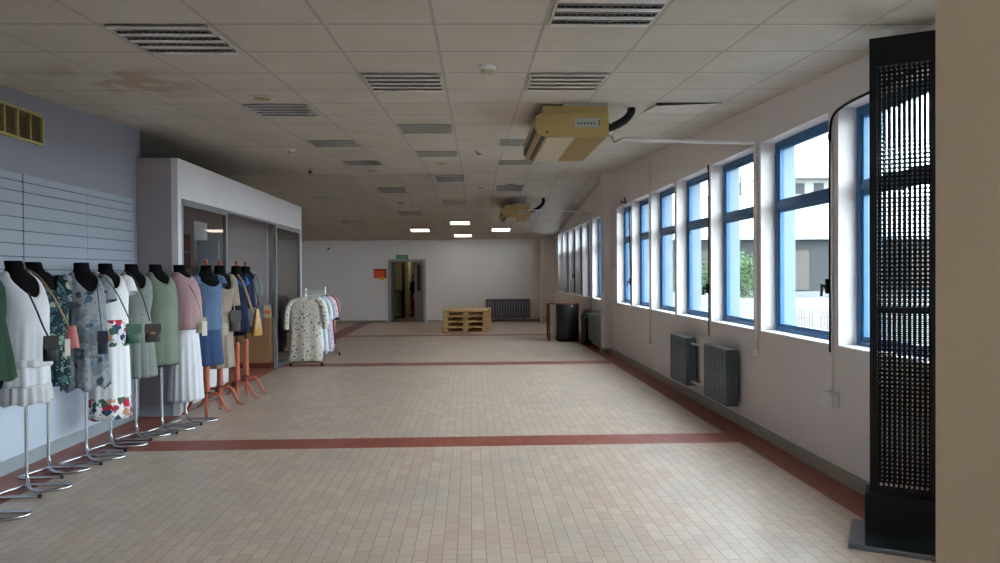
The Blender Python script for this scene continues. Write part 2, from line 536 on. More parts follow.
# windows
def window(i, y0, y1):
    w_ = sempty('window_%d' % i, (WR, (y0 + y1) / 2, SILL), 'tall blue framed window')
    xf0, xf1 = 2.835, 2.90
    fr = MB()
    t = .052
    TZ = 2.14
    fr.box(xf0, xf1, y0, y0 + t, SILL, HEAD); fr.box(xf0, xf1, y1 - t, y1, SILL, HEAD)
    fr.box(xf0, xf1, y0 + t, y1 - t, SILL, SILL + t); fr.box(xf0, xf1, y0 + t, y1 - t, HEAD - t, HEAD)
    fr.box(xf0, xf1, y0 + t, y1 - t, TZ - .028, TZ + .028)
    fr.build('window_frame', M['blue'], w_, bevel=.006)
    for za, zb, nm in ((SILL + t, TZ - .028, 'lower_sash'), (TZ + .028, HEAD - t, 'upper_sash')):
        s = MB(); k = .03
        xa, xb = 2.845, 2.885
        s.box(xa, xb, y0 + t, y0 + t + k, za, zb); s.box(xa, xb, y1 - t - k, y1 - t, za, zb)
        s.box(xa, xb, y0 + t + k, y1 - t - k, za, za + k); s.box(xa, xb, y0 + t + k, y1 - t - k, zb - k, zb)
        so = s.build(nm, M['blue'], w_, bevel=.004)
        g = MB(); g.box(2.862, 2.868, y0 + t + k, y1 - t - k, za + k, zb - k)
        g.build('pane', M['glass'], so)
    r = MB()
    r.box(xf1, XO + .02, y1 - .012, y1 + .0, SILL, HEAD); r.box(xf1, XO + .02, y0, y0 + .012, SILL, HEAD)
    r.box(xf1, XO + .02, y0, y1, HEAD - .012, HEAD); r.box(xf1, XO + .05, y0, y1, SILL - .0, SILL + .012)
    r.build('outer_reveal', M['pale_blue'], w_)
    s = MB(); s.box(WR - .012, xf0, y0 - .0, y1 + .0, SILL - .0, SILL + .014)
    s.build('window_sill', M['sill'], w_, bevel=.003)
    return w_
WO = {}
for i, (a, c) in enumerate(WIN):
    WO[i] = window(i + 1, a, c)
def opener(i, rod_y, zt, zb, hz, tilt=0):
    p = WO[i]
    m = MB(); m.cyl((2.70 + .0, rod_y, zb), (2.70 - .0, rod_y + tilt, zt), .011, 8)
    m.box(2.69, 2.72, rod_y - .02, rod_y + .02, zt - .03, zt + .02)
    m.build('opener_rod', M['black'], p)
    m = MB(); m.box(2.67, 2.71, rod_y - .018, rod_y + .018, hz - .06, hz + .05)
    m.tube([(2.68, rod_y, hz - .02), (2.65, rod_y + .01, hz), (2.645, rod_y + .015, hz + .01), (2.64, rod_y + .015, hz - .08)], .010, 6)
    m.build('crank_handle', M['black'], p)
opener(4, 5.47, 2.55, .93, 1.43)
opener(6, 8.30, 2.73, .82, 1.36)
opener(9, 12.37, 2.62, 1.0, 1.40, .12)
m = MB(); m.tube([(2.76, 13.2, 2.72), (2.66, 13.0, 2.80), (2.70, 12.75, 2.74), (2.64, 12.6, 2.82)], .011, 6); m.build('scissor_arm', M['black'], WO[9])
opener(13, 19.03, 2.60, 1.1, 1.5)

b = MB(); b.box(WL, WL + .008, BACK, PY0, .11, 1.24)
struct(b.build('trim_5', M['low_bounce']), 'lower wall sheet, paled for bounced light, behind the dress stands')  # paler sheet puts the light bounced off the floor into the wall colour
# slatwall panel on the left wall
sw = thing('slatwall_panel', 'pale grey slotted display wall panel behind the silver dress stands', 'wall panel', (WL, 4.0, 1.2))
SY = 1.034
def up(z): return H + (z - H) * SY
for k, (ya, yb) in enumerate(((4.5 * SY, 5.95 * SY), (5.953 * SY, 6.92 * SY), (6.923 * SY, 7.86 * SY))):
    m = MB(); edges = [2.33, 2.268, 2.19, 2.094, 1.99, 1.886, 1.785, 1.685, 1.585, 1.485, 1.385, 1.285]; edges = [up(z) for z in edges]
    for a, c in zip(edges[:-1], edges[1:]):
        m.box(WL + .006, WL + .02, ya, yb, c + .008, a)
    m.build('slat_board', M['slat'], sw)
    m = MB(); m.box(WL, WL + .006, ya, yb, edges[-1], edges[0]); m.build('groove_back', M['groove'], sw)
m = MB()
m.box(WL, WL + .021, 5.945 * SY, 5.958 * SY, 1.29, up(2.333)); m.build('joint_strip', M['groove'], sw)

# wall ventilation grille
vt = thing('vent_grille', 'yellow framed brown louvered air vent high on the left wall', 'vent', (WL, 5.7, 2.6))
fy = [v * 1.024 for v in (5.42, 5.61, 5.775, 5.945, 6.11, 6.285)]
va, vb, vc, vd = up(2.598), up(2.618), up(2.825), up(2.847)
m = MB()
m.box(WL, WL + .03, fy[0], fy[-1], vc, vd); m.box(WL, WL + .03, fy[0], fy[-1], va, vb)
for y in fy: m.box(WL, WL + .03, y - .011, y + .011, vb, vc)
m.build('frame', M['vent_yellow'], vt, bevel=.003)
for a, c in zip(fy[:-1], fy[1:]):
    m = MB(); m.box(WL, WL + .004, a + .011, c - .011, vb, vc)
    for q in range(9):
        z = vb + .006 + q * .0222
        m.add([(WL + .006, a + .018, z + .012), (WL + .006, c - .018, z + .012), (WL + .022, c - .018, z), (WL + .022, a + .018, z),
               (WL + .006, a + .018, z + .015), (WL + .006, c - .018, z + .015), (WL + .022, c - .018, z + .003), (WL + .022, a + .018, z + .003)],
              [(0, 1, 2, 3), (7, 6, 5, 4), (0, 4, 5, 1), (1, 5, 6, 2), (2, 6, 7, 3), (3, 7, 4, 0)])
    m.build('louver_panel', M['vent_brown'], vt)

# ------------------------------------------------------------------ glazed shop box
BT = 2.82
sh = sempty('wall_shop', (PX, PY0, 0), 'white box shop unit with glazed front')
m = MB(); m.box(FARL + .0, PX - .07, PY0, PY0 + .08, 0, BT)
m.build('end_board', M['grey_board'], sh)
m = MB(); m.box(PX - .07, PX, PY0 + .0, PY0 + .10, 0, 2.39); m.box(PX - .07, PX, PY0, PY1, 2.39, BT); m.box(PX - .07, PX, PY1 - .08, PY1, 0, 2.39)
m.build('fascia', M['fascia'], sh, bevel=.003)
m = MB(); m.box(FARL, PX - .07, PY0 + .08, PY1 - .06, BT - .04, BT - .005); m.build('roof_board', M['grey_board'], sh)
m = MB(); m.box(FARL, PX - .07, PY1 - .06, PY1, 0, BT - .04); m.box(-5.3, -5.22, PY0 + .08, PY1 - .06, 0, BT - .04)
m.box(-5.22, -3.5, 13.0, 13.06, 0, BT - .04)
m.build('inner_wall', M['shop_wall'], sh)
m = MB(); m.box(-5.22, PX - .075, PY0 + .08, PY1 - .06, 0, .012); m.build('inner_floor', M['shop_floor'], sh)
m = MB()
xa, xb = PX - .055, PX - .005
def post(y, wd=.05): m.box(xa, xb, y - wd / 2, y + wd / 2, 0, 2.39)
post(PY0 + .14, .06); post(9.9); post(12.4, .06); post(PY1 - .11, .06)
m.box(xa, xb, PY0 + .1, 9.9, 2.32, 2.39); m.box(xa, xb, 9.9, 12.4, 2.36, 2.39); m.box(xa, xb, 12.4, PY1 - .1, 2.32, 2.39)
m.box(xa, xb, PY0 + .1, 9.9, 0, .06); m.box(xa, xb, 12.4, PY1 - .1, 0, .06)
m.build('aluminium_frame', M['alu'], sh, bevel=.003)
for a, c in ((PY0 + .17, 9.875), (12.43, PY1 - .14)):
    m = MB(); m.box(PX - .034, PX - .026, a, c, .06, 2.32); m.build('glass_pane', M['shop_glass'], sh)
m = MB(); m.box(PX - .022, PX + .002, PY0 + .175, 9.87, .07, .82); m.build('lower_panel', M['fascia'], sh)

# counter inside
ct = thing('shop_counter', 'beech wood shop counter inside the open bay of the glazed unit', 'counter', (-3.9, 12.45, .012))
m = MB(); m.box(-4.7, -3.27, 12.3, 12.32, .1, .80); m.box(-4.7, -4.68, 12.32, 12.75, .1, .80); m.box(-3.29, -3.27, 12.32, 12.75, .1, .80)
m.build('front_panel', M['beech'], ct)
m = MB(); m.box(-4.73, -3.26, 12.27, 12.8, .80, .835); m.build('counter_top', M['beech'], ct, bevel=.004)
m = MB(); m.box(-4.65, -3.31, 12.34, 12.7, .012, .1); m.build('plinth', M['hub'], ct)
def carton(name, x, y, z, wx, wy, h, mats, lab, cat):
    t_ = thing(name, lab, cat, (x, y, z), 'small packs on the shop counter')
    m_ = MB(); m_.box(x - wx / 2, x + wx / 2, y - wy / 2, y + wy / 2, z, z + h); m_.build('box_body', mats[0], t_, bevel=.003)
    m_ = MB(); m_.box(x - wx / 2 + .008, x + wx / 2 - .008, y - wy / 2 - .003, y - wy / 2, z + h * .35, z + h * .6); m_.build('paper_band', mats[1], t_)
cz = .835
carton('leaflet_box', -3.52, 12.4, cz, .12, .08, .2, (M['white_plastic'], M['ac_pale']), 'white upright box on the counter, left of the other packs', 'box')
carton('leaflet_box', -3.34, 12.42, cz, .10, .08, .2, (M['ac_pale'], M['orange']), 'cream pack with an orange band on the counter edge beside the aluminium post', 'box')
carton('leaflet_box', -3.40, 12.6, cz, .09, .06, .22, (M['white_plastic'], M['orange']), 'white pack standing behind the cream pack on the counter', 'box')
# things behind the first pane
cb_ = thing('display_cabinet', 'tall display cabinet with a red side and a painted window reflection behind the first glass pane', 'cabinet', (-3.75, 10.0, .012))
m = MB(); m.box(-4.0, -3.58, 9.82, 10.3, .012, 2.25); m.build('cabinet_body', M['shop_wall'], cb_, bevel=.005)
for z_ in (1.62, 1.86): MB().box(-3.82, -3.62, 9.795, 9.82, z_, z_ + .21).build('red_panel', M['red_poster'], cb_, bevel=.003)
m = MB(); m.box(-3.56, -3.30, 9.9, 9.93, 1.50, 1.98); m.build('reflection_panel', M['pane_reflection'], cb_, bevel=.003)  # pale blue sheet painted in place of the window reflection in the pane
m = MB(); m.box(-3.58, -3.30, 9.93, 9.95, .012, 2.0); m.build('back_panel', M['shop_wall'], cb_, bevel=.003)

# ------------------------------------------------------------------ far door, corridor, signs
dr = sempty('door_1', ((DX0 + DX1) / 2, FAR, 0), 'open grey double door at the end of the hall')
m = MB(); m.box(DX0 - .03, DX0 + .05, FAR - .03, FAR + .22, 0, DZ + .05); m.box(DX1 - .05, DX1 + .03, FAR - .03, FAR + .22, 0, DZ + .05)
m.box(DX0 + .05, DX1 - .05, FAR - .03, FAR + .22, DZ - .03, DZ + .05); m.build('door_frame', M['door_grey'], dr, bevel=.004)
m = MB()      # right leaf, swung a little into the corridor
a = math.radians(38)
mt = Matrix.Translation((DX1 - .05, FAR + .1, 0)) @ Matrix.Rotation(-a, 4, 'Z')
m.box(-.38, -.27, -.02, .02, .01, 1.94); m.box(-.12, 0, -.02, .02, .01, 1.94); m.box(-.27, -.12, -.02, .02, .01, 1.0); m.box(-.27, -.12, -.02, .02, 1.85, 1.94)
m.xf(mt); lf = m.build('door_leaf', M['door_grey'], dr)
m = MB(); m.box(-.27, -.12, -.004, .004, 1.0, 1.85); m.xf(mt); m.build('door_pane', M['door_glass'], lf)
m = MB(); m.tube([(-.34, -.02, 1.0), (-.34, -.07, 1.0), (-.22, -.07, 1.0)], .01, 8); m.xf(mt); m.build('door_handle', M['alu'], lf)
m = MB(); m.box(DX0 + .06, DX0 + .10, FAR + .2, FAR + .72, .01, 1.93); m.build('door_leaf', M['door_dark'], dr, bevel=.004)
m = MB()
m.box(-3.2, -2.9, FAR + .2, 29, 0, 2.6); m.box(-1.1, -.8, FAR + .2, 29, 0, 2.6); m.box(-3.2, -.8, 29, 29.2, 0, 2.6)
struct(m.build('wall_corridor', M['corr_wall']), 'olive corridor walls beyond the doorway')
m = MB(); m.box(-3.2, -.8, FAR + .12, 29.2, -.2, 0); struct(m.build('floor_corridor', M['corr_floor']))
m = MB(); m.box(-3.2, -.8, FAR + .2, 29.2, 2.6, 2.7); struct(m.build('ceiling_corridor', M['corr_wall']))
m = MB(); m.box(-2.9, -2.35, 26.5, 26.6, 0, 1.0); m.box(-2.42, -2.30, 26.5, 26.62, 0, 2.6); struct(m.build('trim_3', M['corr_wall']), 'low corridor partition with a post')
m = MB(); m.box(-2.28, -2.18, 27.4, 27.5, .9, 2.6); struct(m.build('trim_4', M['cream_paint']), 'cream post in the corridor')
d2 = sempty('door_2', (-1.7, 29, 0), 'cream door at the end of the corridor')
m = MB(); m.box(-2.1, -1.25, 28.95, 29.0, 0, 2.05); m.build('door_leaf', M['cream_paint'], d2)
m = MB(); m.box(-2.18, -2.1, 28.93, 29, 0, 2.13); m.box(-1.25, -1.17, 28.93, 29, 0, 2.13); m.box(-2.18, -1.17, 28.93, 29, 2.05, 2.13); m.build('door_frame', M['hub'], d2)
cl = thing('corridor_fill_lamp', 'added fill lamp for the corridor beyond the doorway', 'lamp', (-1.9, 27.2, 2.6))  # fill lamp added to brighten the dark corridor
m = MB(); m.lathe([(.14, 0), (.14, -.02), (.12, -.05), (.05, -.075), (.01, -.08)], (-1.9, 27.2, 2.6), 18)
m.build('fill_lamp_glow', M['tube_lit'], cl, True)

# exit sign (green board, two rows of white lettering)
ex = thing('exit_sign', 'small green exit sign with white lettering above the far doorway', 'sign', (-2.17, FAR - .02, 2.05))
m = MB(); m.box(-2.36, -1.98, FAR - .025, FAR, 2.005, 2.17); m.build('sign_board', M['green_sign'], ex, bevel=.004)
def text(body, size, loc, mat, name, parent, rot=(PI / 2, 0, 0)):
    c = bpy.data.curves.new(name, 'FONT'); c.body = body; c.size = size; c.align_x = 'CENTER'; c.align_y = 'CENTER'; c.extrude = .001
    o_ = bpy.data.objects.new(name, c); COL.objects.link(o_)
    bpy.context.view_layer.update()
    dg = bpy.context.evaluated_depsgraph_get()
    me = bpy.data.meshes.new_from_object(o_.evaluated_get(dg))
    bpy.data.objects.remove(o_)
    me.materials.clear(); me.materials.append(mat)
    o_ = bpy.data.objects.new(name, me); COL.objects.link(o_)
    o_.parent = parent; o_.location = Vector(loc) - Vector(parent.location); o_.rotation_euler = rot
    return o_
text('WYJŚCIE', .062, (-2.17, FAR - .027, 2.118), M['sign_white'], 'lettering', ex)
text('EWAKUACYJNE', .044, (-2.17, FAR - .027, 2.05), M['sign_white'], 'lettering', ex)
og = thing('notice_board', 'orange notice with a dark red edge on the far wall left of the doorway', 'sign', (-2.87, FAR - .01, 1.5))
m = MB(); m.box(-3.09, -2.68, FAR - .012, FAR, 1.43, 1.72); m.build('board', M['orange'], og, bevel=.003)
m = MB(); m.box(-3.09, -2.68, FAR - .016, FAR - .012, 1.665, 1.72); m.box(-2.735, -2.68, FAR - .016, FAR - .012, 1.43, 1.665); m.build('edge_strip', M['orange_dark'], og)
yc = tag(MB().box(-2.92, -2.74, FAR - .017, FAR - .013, 1.365, 1.45).build('paper_note', M['yellow_card'], bevel=.001), 'yellow card stuck below the orange notice', 'note')
# cable with a black box on the far wall
cw = thing('wall_cable', 'thin drooping cable with a small black end box on the far wall', 'cable', (-4.5, FAR - .01, 2.3))
m = MB(); m.tube(curve_pts([(-4.52, FAR - .012, 2.37), (-4.6, FAR - .012, 2.15), (-4.85, FAR - .012, 1.87), (-5.2, FAR - .012, 1.80), (-5.7, FAR - .012, 1.92)]), .008, 6); m.build('cord', M['pipe'], cw)
m = MB(); m.box(-4.545, -4.485, FAR - .05, FAR, 2.35, 2.41); m.build('end_box', M['black_plastic'], cw, bevel=.01)

# person in the corridor: one continuous skinned body
def person():
    p = thing('person', 'person in a black jacket and red trousers standing in the corridor beyond the doorway', 'person', (-2.05, 27.0, 0))
    J = {'pelvis': (0, 0, .80), 'waist': (0, 0, .95), 'chest': (0, .01, 1.14), 'neckb': (0, .0, 1.27), 'neck': (0, -.01, 1.32), 'head': (0, -.02, 1.40), 'crown': (0, -.02, 1.49),
         'lsh': (.15, 0, 1.24), 'lel': (.21, .02, 1.02), 'lwr': (.2, -.06, .82), 'lha': (.2, -.09, .74),
         'rsh': (-.15, 0, 1.24), 'rel': (-.23, .01, 1.02), 'rwr': (-.14, -.13, .92), 'rha': (-.08, -.18, .92),
         'lhip': (.08, 0, .76), 'lkn': (.09, -.02, .43), 'lan': (.09, .02, .08), 'lto': (.1, -.12, .035),
         'rhip': (-.08, 0, .76), 'rkn': (-.1, -.03, .43), 'ran': (-.1, .01, .08), 'rto': (-.12, -.13, .035)}
    E_ = [('pelvis', 'waist'), ('waist', 'chest'), ('chest', 'neckb'), ('neckb', 'neck'), ('neck', 'head'), ('head', 'crown'), ('chest', 'lsh'), ('lsh', 'lel'), ('lel', 'lwr'), ('lwr', 'lha'),
          ('chest', 'rsh'), ('rsh', 'rel'), ('rel', 'rwr'), ('rwr', 'rha'), ('pelvis', 'lhip'), ('lhip', 'lkn'), ('lkn', 'lan'), ('lan', 'lto'), ('pelvis', 'rhip'), ('rhip', 'rkn'), ('rkn', 'ran'), ('ran', 'rto')]
    Rr = dict(pelvis=.12, waist=.105, chest=.125, neckb=.06, neck=.05, head=.085, crown=.06, lsh=.06, lel=.043, lwr=.03, lha=.03, rsh=.06, rel=.043, rwr=.03, rha=.03,
              lhip=.085, lkn=.056, lan=.04, lto=.035, rhip=.085, rkn=.056, ran=.04, rto=.035)
    names = list(J); fing = []
    me = bpy.data.meshes.new('body')
    vs_ = [J[n] for n in names]; ed = [(names.index(a_), names.index(b_)) for a_, b_ in E_]
    rad = [Rr[n] for n in names]
    for side, sgn in (('l', 1), ('r', -1)):        # five fingers on each hand
        hx = Vector(J[side + 'ha']); wr_ = Vector(J[side + 'wr']); d = (hx - wr_).normalized()
        lat = d.cross(Vector((1, 0, 0)) if side == 'l' else Vector((0, 0, 1))).normalized()
        for q, (of, ln) in enumerate(((-.027, .05), (-.009, .062), (.009, .058), (.027, .046), (-.045, .03))):
            p1 = hx + lat * of + d * .01; p2 = p1 + d * ln * (.5 if q == 4 else .6) + lat * (-.012 if q == 4 else 0); p3 = p2 + d * ln * .4 + Vector((0, -.008, -.006))
            i0 = len(vs_); vs_ += [tuple(p1), tuple(p2), tuple(p3)]; rad += [.009, .0085, .007]
            ed += [(names.index(side + 'ha'), i0), (i0, i0 + 1), (i0 + 1, i0 + 2)]
    me.from_pydata(vs_, ed, [])
    o_ = bpy.data.objects.new('body', me); COL.objects.link(o_)
    sk = o_.modifiers.new('s', 'SKIN'); 
    for i_, r_ in enumerate(rad): me.skin_vertices[0].data[i_].radius = (r_, r_)
    me.skin_vertices[0].data[0].use_root = True
    su = o_.modifiers.new('d', 'SUBSURF'); su.levels = 2
    bpy.context.view_layer.update()
    dg = bpy.context.evaluated_depsgraph_get()
    m2 = bpy.data.meshes.new_from_object(o_.evaluated_get(dg))
    bpy.data.objects.remove(o_)
    o_ = bpy.data.objects.new('body', m2); COL.objects.link(o_); o_.parent = p
    m2.materials.clear()
    for mm in (M['skin'], cloth('black_jacket', (20, 20, 24)), cloth('red_trousers', (150, 36, 44)), M['black_plastic']): m2.materials.append(mm)
    for f in m2.polygons:
        f.use_smooth = True
        z = f.center.z; hand = (f.center - Vector(J['lha'])).length < .1 or (f.center - Vector(J['rha'])).length < .1
        f.material_index = 0 if (z > 1.30 or hand) else (1 if z > .84 or (abs(f.center.x) > .15 and z > .5) else (2 if z > .09 else 3))
    hd = MB(); hd.ball((0, .012, 1.44), .088, .098, .095, 14, 10)
    hd.v = [v if not (v.y < -.05 and v.z < 1.47) else Vector((v.x, -.04, v.z)) for v in hd.v]
    hd.build('hair', M['hair'], p, True, local=True)
    for sx_ in (-.032, .032): MB().ball((sx_, -.098, 1.405), .011, .006, .007, 8, 5).build('eye', M['black_plastic'], p, True, local=True)
    MB().ball((0, -.108, 1.385), .012, .016, .02, 8, 6).build('nose', M['skin'], p, True, local=True)
    for sx_ in (-.085, .085): MB().ball((sx_, -.01, 1.395), .012, .02, .028, 8, 6).build('ear', M['skin'], p, True, local=True)
    f = MB(); f.ball((0, -.1, 1.352), .024, .008, .006, 8, 5); f.build('mouth', M['fence_red'], p, True, local=True)
    p.rotation_euler = (0, 0, math.radians(-60))
person()

# ------------------------------------------------------------------ radiators and pipes
def radiator(name, lab, y0, y1, x0, x1, z0, z1, n, mat, axis='y', pipes=(), grp=None):
    """column radiator: sections stand side by side along the wall"""
    cx = (x0 + x1) / 2
    if axis == 'y': t_ = thing(name, lab, 'radiator', (cx, (y0 + y1) / 2, z0), grp)
    else: t_ = thing(name, lab, 'radiator', ((y0 + y1) / 2, cx, z0), grp)
    st = (y1 - y0) / n
    for k in range(n):
        a_ = y0 + k * st + st * .10; c_ = y0 + (k + 1) * st - st * .10
        m_ = MB()
        mid = (a_ + c_) / 2
        def B(u0, u1, d0, d1, za, zb):
            if axis == 'y': m_.box(d0, d1, u0, u1, za, zb)
            else: m_.box(u0, u1, d0, d1, za, zb)
        dpt = x1 - x0
        B(a_, c_, x0, x0 + dpt * .36, z0 + .02, z1 - .02)
        B(a_, c_, x1 - dpt * .30, x1, z0 + .02, z1 - .02)
        B(mid - st * .16, mid + st * .16, x0 + .01, x1 - .01, z0 + .03, z1 - .03)
        B(a_ - st * .05, c_ + st * .05, x0 + .005, x1 - .005, z1 - .11, z1); B(a_ - st * .03, c_ + st * .03, x0 + .005, x1 - .005, z0, z0 + .10)
        m_.build('section', mat, t_, smooth=True, bevel=min(st * .2, .014), seg=2)
    for p in pipes: MB().tube(p, .013, 8).build('pipe', M['pipe'], t_, True)
    return t_
r = radiator('radiator', 'grey column radiator nearer the viewer under the windows', 7.28, 8.0, 2.535, 2.665, .195, .765, 8, M['radiator'], 'y',
             [[(2.61, 7.98, .70), (2.61, 8.66, .70)], [(2.61, 7.98, .25), (2.61, 8.66, .25)]], 'radiators under the near windows')
MB().box(2.665, WR, 7.45, 7.49, .62, .66).build('bracket', M['radiator'], r)
MB().box(2.665, WR, 7.8, 7.84, .62, .66).build('bracket', M['radiator'], r)
r = radiator('radiator', 'grey column radiator farther along, under the fourth window from the mesh stand', 8.66, 9.36, 2.535, 2.665, .195, .765, 8, M['radiator'], 'y', (), 'radiators under the near windows')
MB().box(2.665, WR, 8.82, 8.86, .62, .66).build('bracket', M['radiator'], r)
MB().box(2.665, WR, 9.16, 9.2, .62, .66).build('bracket', M['radiator'], r)
r = radiator('radiator', 'grey green radiator just beyond the white pilaster', 14.62, 16.1, 2.56, 2.665, .10, .68, 14, M['radiator_green'])
MB().box(2.665, WR, 14.9, 14.94, .5, .56).build('bracket', M['radiator'], r)
MB().box(2.665, WR, 15.8, 15.84, .5, .56).build('bracket', M['radiator'], r)
r = radiator('radiator', 'long dark grey radiator on the far wall right of the pallets', .50, 1.94, 23.80, 23.94, .12, .735, 17, M['radiator_far'], 'x')
MB().box(.68, .71, 23.83, 23.9, 0, .13).build('foot', M['radiator_far'], r)
MB().box(1.72, 1.75, 23.83, 23.9, 0, .13).build('foot', M['radiator_far'], r)
MB().box(1.2, 1.24, 23.94, FAR, .55, .6).build('foot', M['radiator_far'], r)
fp = thing('heating_pipe', 'pair of painted heating pipes running along the far wall right of the radiator', 'pipe', (2.1, 23.9, .19))
for z in (.70, .19):
    MB().tube([(1.93, 23.88, z), (2.1, 23.9, z), (2.34, 23.9, z), (2.34, 23.52, z), (2.62, 23.5, z)], .022, 8).build('pipe_run', M['pipe'], fp, True)
def vpipe(lab, y, z0, z1, r=.012, knob=True, x=WR - .016, mat=None):
    t_ = thing('wall_pipe', lab, 'pipe', (x, y, z0))
    MB().cyl((x, y, z0), (x, y, z1), r, 8).build('riser', mat or M['pipe'], t_, True)
    if knob:
        m_ = MB(); m_.lathe([(.008, -.05), (.03, -.04), (.036, 0), (.03, .035), (.012, .045)], (x, y, z0), 12); m_.build('end_knob', M['white_plastic'], t_, True)
    return t_
t1 = vpipe('white drain pipe between the second and third windows, ending in a round knob', 6.88, .78, 2.76, .022)
MB().tube([(WR - .016, 6.88, 2.745), (2.1, 6.86, 2.755), (1.65, 6.84, 2.765), (1.42, 6.83, 2.77), (1.36, 6.9, 2.75), (1.34, 6.95, 2.81), (1.24, 6.95, 2.83)], .018, 8).build('cross_run', M['pipe'], t1, True)
vpipe('thin white cable conduit on a pier beyond the two near radiators', 11.01, .52, 3.2, .010)
t2 = vpipe('white drain pipe on the pier just past the pilaster', 16.48, .35, 2.92, .02)
MB().tube([(WR - .016, 16.48, 2.9), (2.0, 16.5, 2.93), (1.3, 16.6, 2.96)], .016, 8).build('cross_run', M['pipe'], t2, True)
cb2 = thing('wall_socket', 'small white junction box low on the window wall with a cable rising from it', 'socket', (WR, 5.42, .535))
m = MB(); m.box(WR - .06, WR, 5.33, 5.48, .535, .645); m.build('box_body', M['white_plastic'], cb2, bevel=.008)
m = MB(); m.tube(curve_pts([(WR - .012, 5.415, .645), (WR - .012, 5.42, 1.2), (WR - .012, 5.42, 2.0), (WR - .012, 5.42, 2.5)]), .009, 6); m.build('cord', M['pipe'], cb2, True)
kb = thing('wall_cable', 'black cable arching along the pier and over the nearest window head', 'cable', (WR, 5.4, 2.5))
m = MB(); m.tube(curve_pts([(WR - .012, 5.43, 1.75), (WR - .012, 5.435, 2.3), (WR - .014, 5.44, 2.58), (WR - .015, 5.38, 2.69), (WR - .015, 5.2, 2.725), (WR - .015, 4.9, 2.735), (WR - .015, 4.4, 2.745)]), .010, 6); m.build('cord', M['black'], kb, True)

# ------------------------------------------------------------------ ceiling fixtures
def cell(c, r):
    """centre of grid cell: column c, row r counted from the two measured grid lines"""
    u = (c + .5) * T; v = (r + .5) * T
    return (GX0 + u * math.cos(GTH) + v * math.sin(GTH), GY0 - u * math.sin(GTH) + v * math.cos(GTH))
def luminaire(lab, lit=False):
    t_ = thing('ceiling_light', lab, 'ceiling light', (0, 0, 0), 'louvered ceiling lights')
    h = .29
    m_ = MB()
    for (a_, c_, d_, e_) in ((-h, h, -h, -h + .014), (-h, h, h - .014, h), (-h, -h + .014, -h, h), (h - .014, h, -h, h)): m_.box(a_, c_, d_, e_, -.012, 0)
    m_.build('frame', M['fitting_rim'], t_, local=True)
    m_ = MB(); m_.box(-h + .014, h - .014, -h + .014, h - .014, -.006, 0); m_.build('tray', M['dark_slot'], t_, local=True)
    if lit:
        m_ = MB(); m_.box(-h + .03, h - .03, -h + .05, h - .05, -.016, -.006); m_.build('diffuser', M['opal_lit'], t_, local=True)
        return t_
    for q in range(4):
        yc_ = -.215 + q * .1435
        m_ = MB(); m_.cyl((-h + .02, yc_, -.008), (h - .02, yc_, -.008), .005, 8); m_.build('tube', M['tube_lit'] if lit else M['tube'], t_, True, local=True)
    m_ = MB()
    for q in range(5):
        yc_ = -.287 + q * .1435
        m_.prism([(yc_ - .030, -.016), (yc_ + .030, -.016), (yc_ + .006, -.005), (yc_ - .006, -.005)], 0, -h + .014, h - .014)
    m_.build('louver', M['reflector'], t_, local=True)
    m_ = MB()
    for q in range(1, 14):
        x = -h + .014 + q * (.572 / 14)
        m_.box(x - .003, x + .003, -h + .014, h - .014, -.014, -.007)
    m_.build('cross_blades', M['cell_blade'], t_, local=True)
    return t_
def place_on_ceiling(o_, x, y, dz=0):
    sl = math.atan(.0507 if y <= RIDGE else S2)
    o_.location = (x, y, ceil_z(x, y) + dz)
    o_.rotation_euler = (sl, 0, -GTH)
LUM = [(-3, 0, 'louvered ceiling light nearest the brown water stains, at the upper left'), (-1, 2, 'louvered ceiling light left of the smoke detector, four dark slots'),
       (-3, 4, 'louvered ceiling light just right of the water stains in the left row'), (1, -1, 'largest louvered ceiling light at the top edge, right of centre'),
       (1, 2, 'louvered ceiling light just in front of the near air conditioner'), (-1, 6, 'louvered ceiling light, second from the front in the middle row'),
       (-3, 8, 'louvered ceiling light, third from the front in the left row'), (-1, 10, 'louvered ceiling light, third from the front in the middle row'),
       (-3, 12, 'louvered ceiling light, fourth from the front in the left row'), (0.85, 8, 'louvered ceiling light half hidden behind the near air conditioner'),
       (0.95, 12.1, 'louvered ceiling light just beyond the near air conditioner'), (-0.92, 16.3, 'louvered ceiling light past the ridge in the middle row'),
       (-2.92, 18, 'louvered ceiling light past the ridge in the left row'), (1.03, 17.85, 'louvered ceiling light in front of the far air conditioner'),
       (-5.5, 19.6, 'dim louvered ceiling light above the shop box corner'), (-5.4, 25, 'dim louvered ceiling light beyond the shop box'),
       (-2.75, 22.8, 'unlit louvered ceiling light in front of the lit one over the far door'), (-0.88, 20.5, 'unlit louvered ceiling light nearest the lit ones in the middle row')]
L0 = luminaire(LUM[0][2])
for i, (c, r_, lab) in enumerate(LUM):
    o_ = L0 if i == 0 else dup(L0, (0, 0, 0), lab)
    place_on_ceiling(o_, *cell(c, r_))
LIT = [(-.8, 25.5, 'lit ceiling light, nearer of the two in the middle row'), (-2.71, 27.6, 'lit ceiling light at the left above the far doorway'), (1.08, 27.7, 'lit ceiling light beyond the far air conditioner'), (-.74, 29.6, 'lit ceiling light closest to the far wall in the middle row')]
L1 = luminaire(LIT[0][2], True)
for i, (c, r_, lab) in enumerate(LIT):
    o_ = L1 if i == 0 else dup(L1, (0, 0, 0), lab)
    place_on_ceiling(o_, *cell(c, r_))
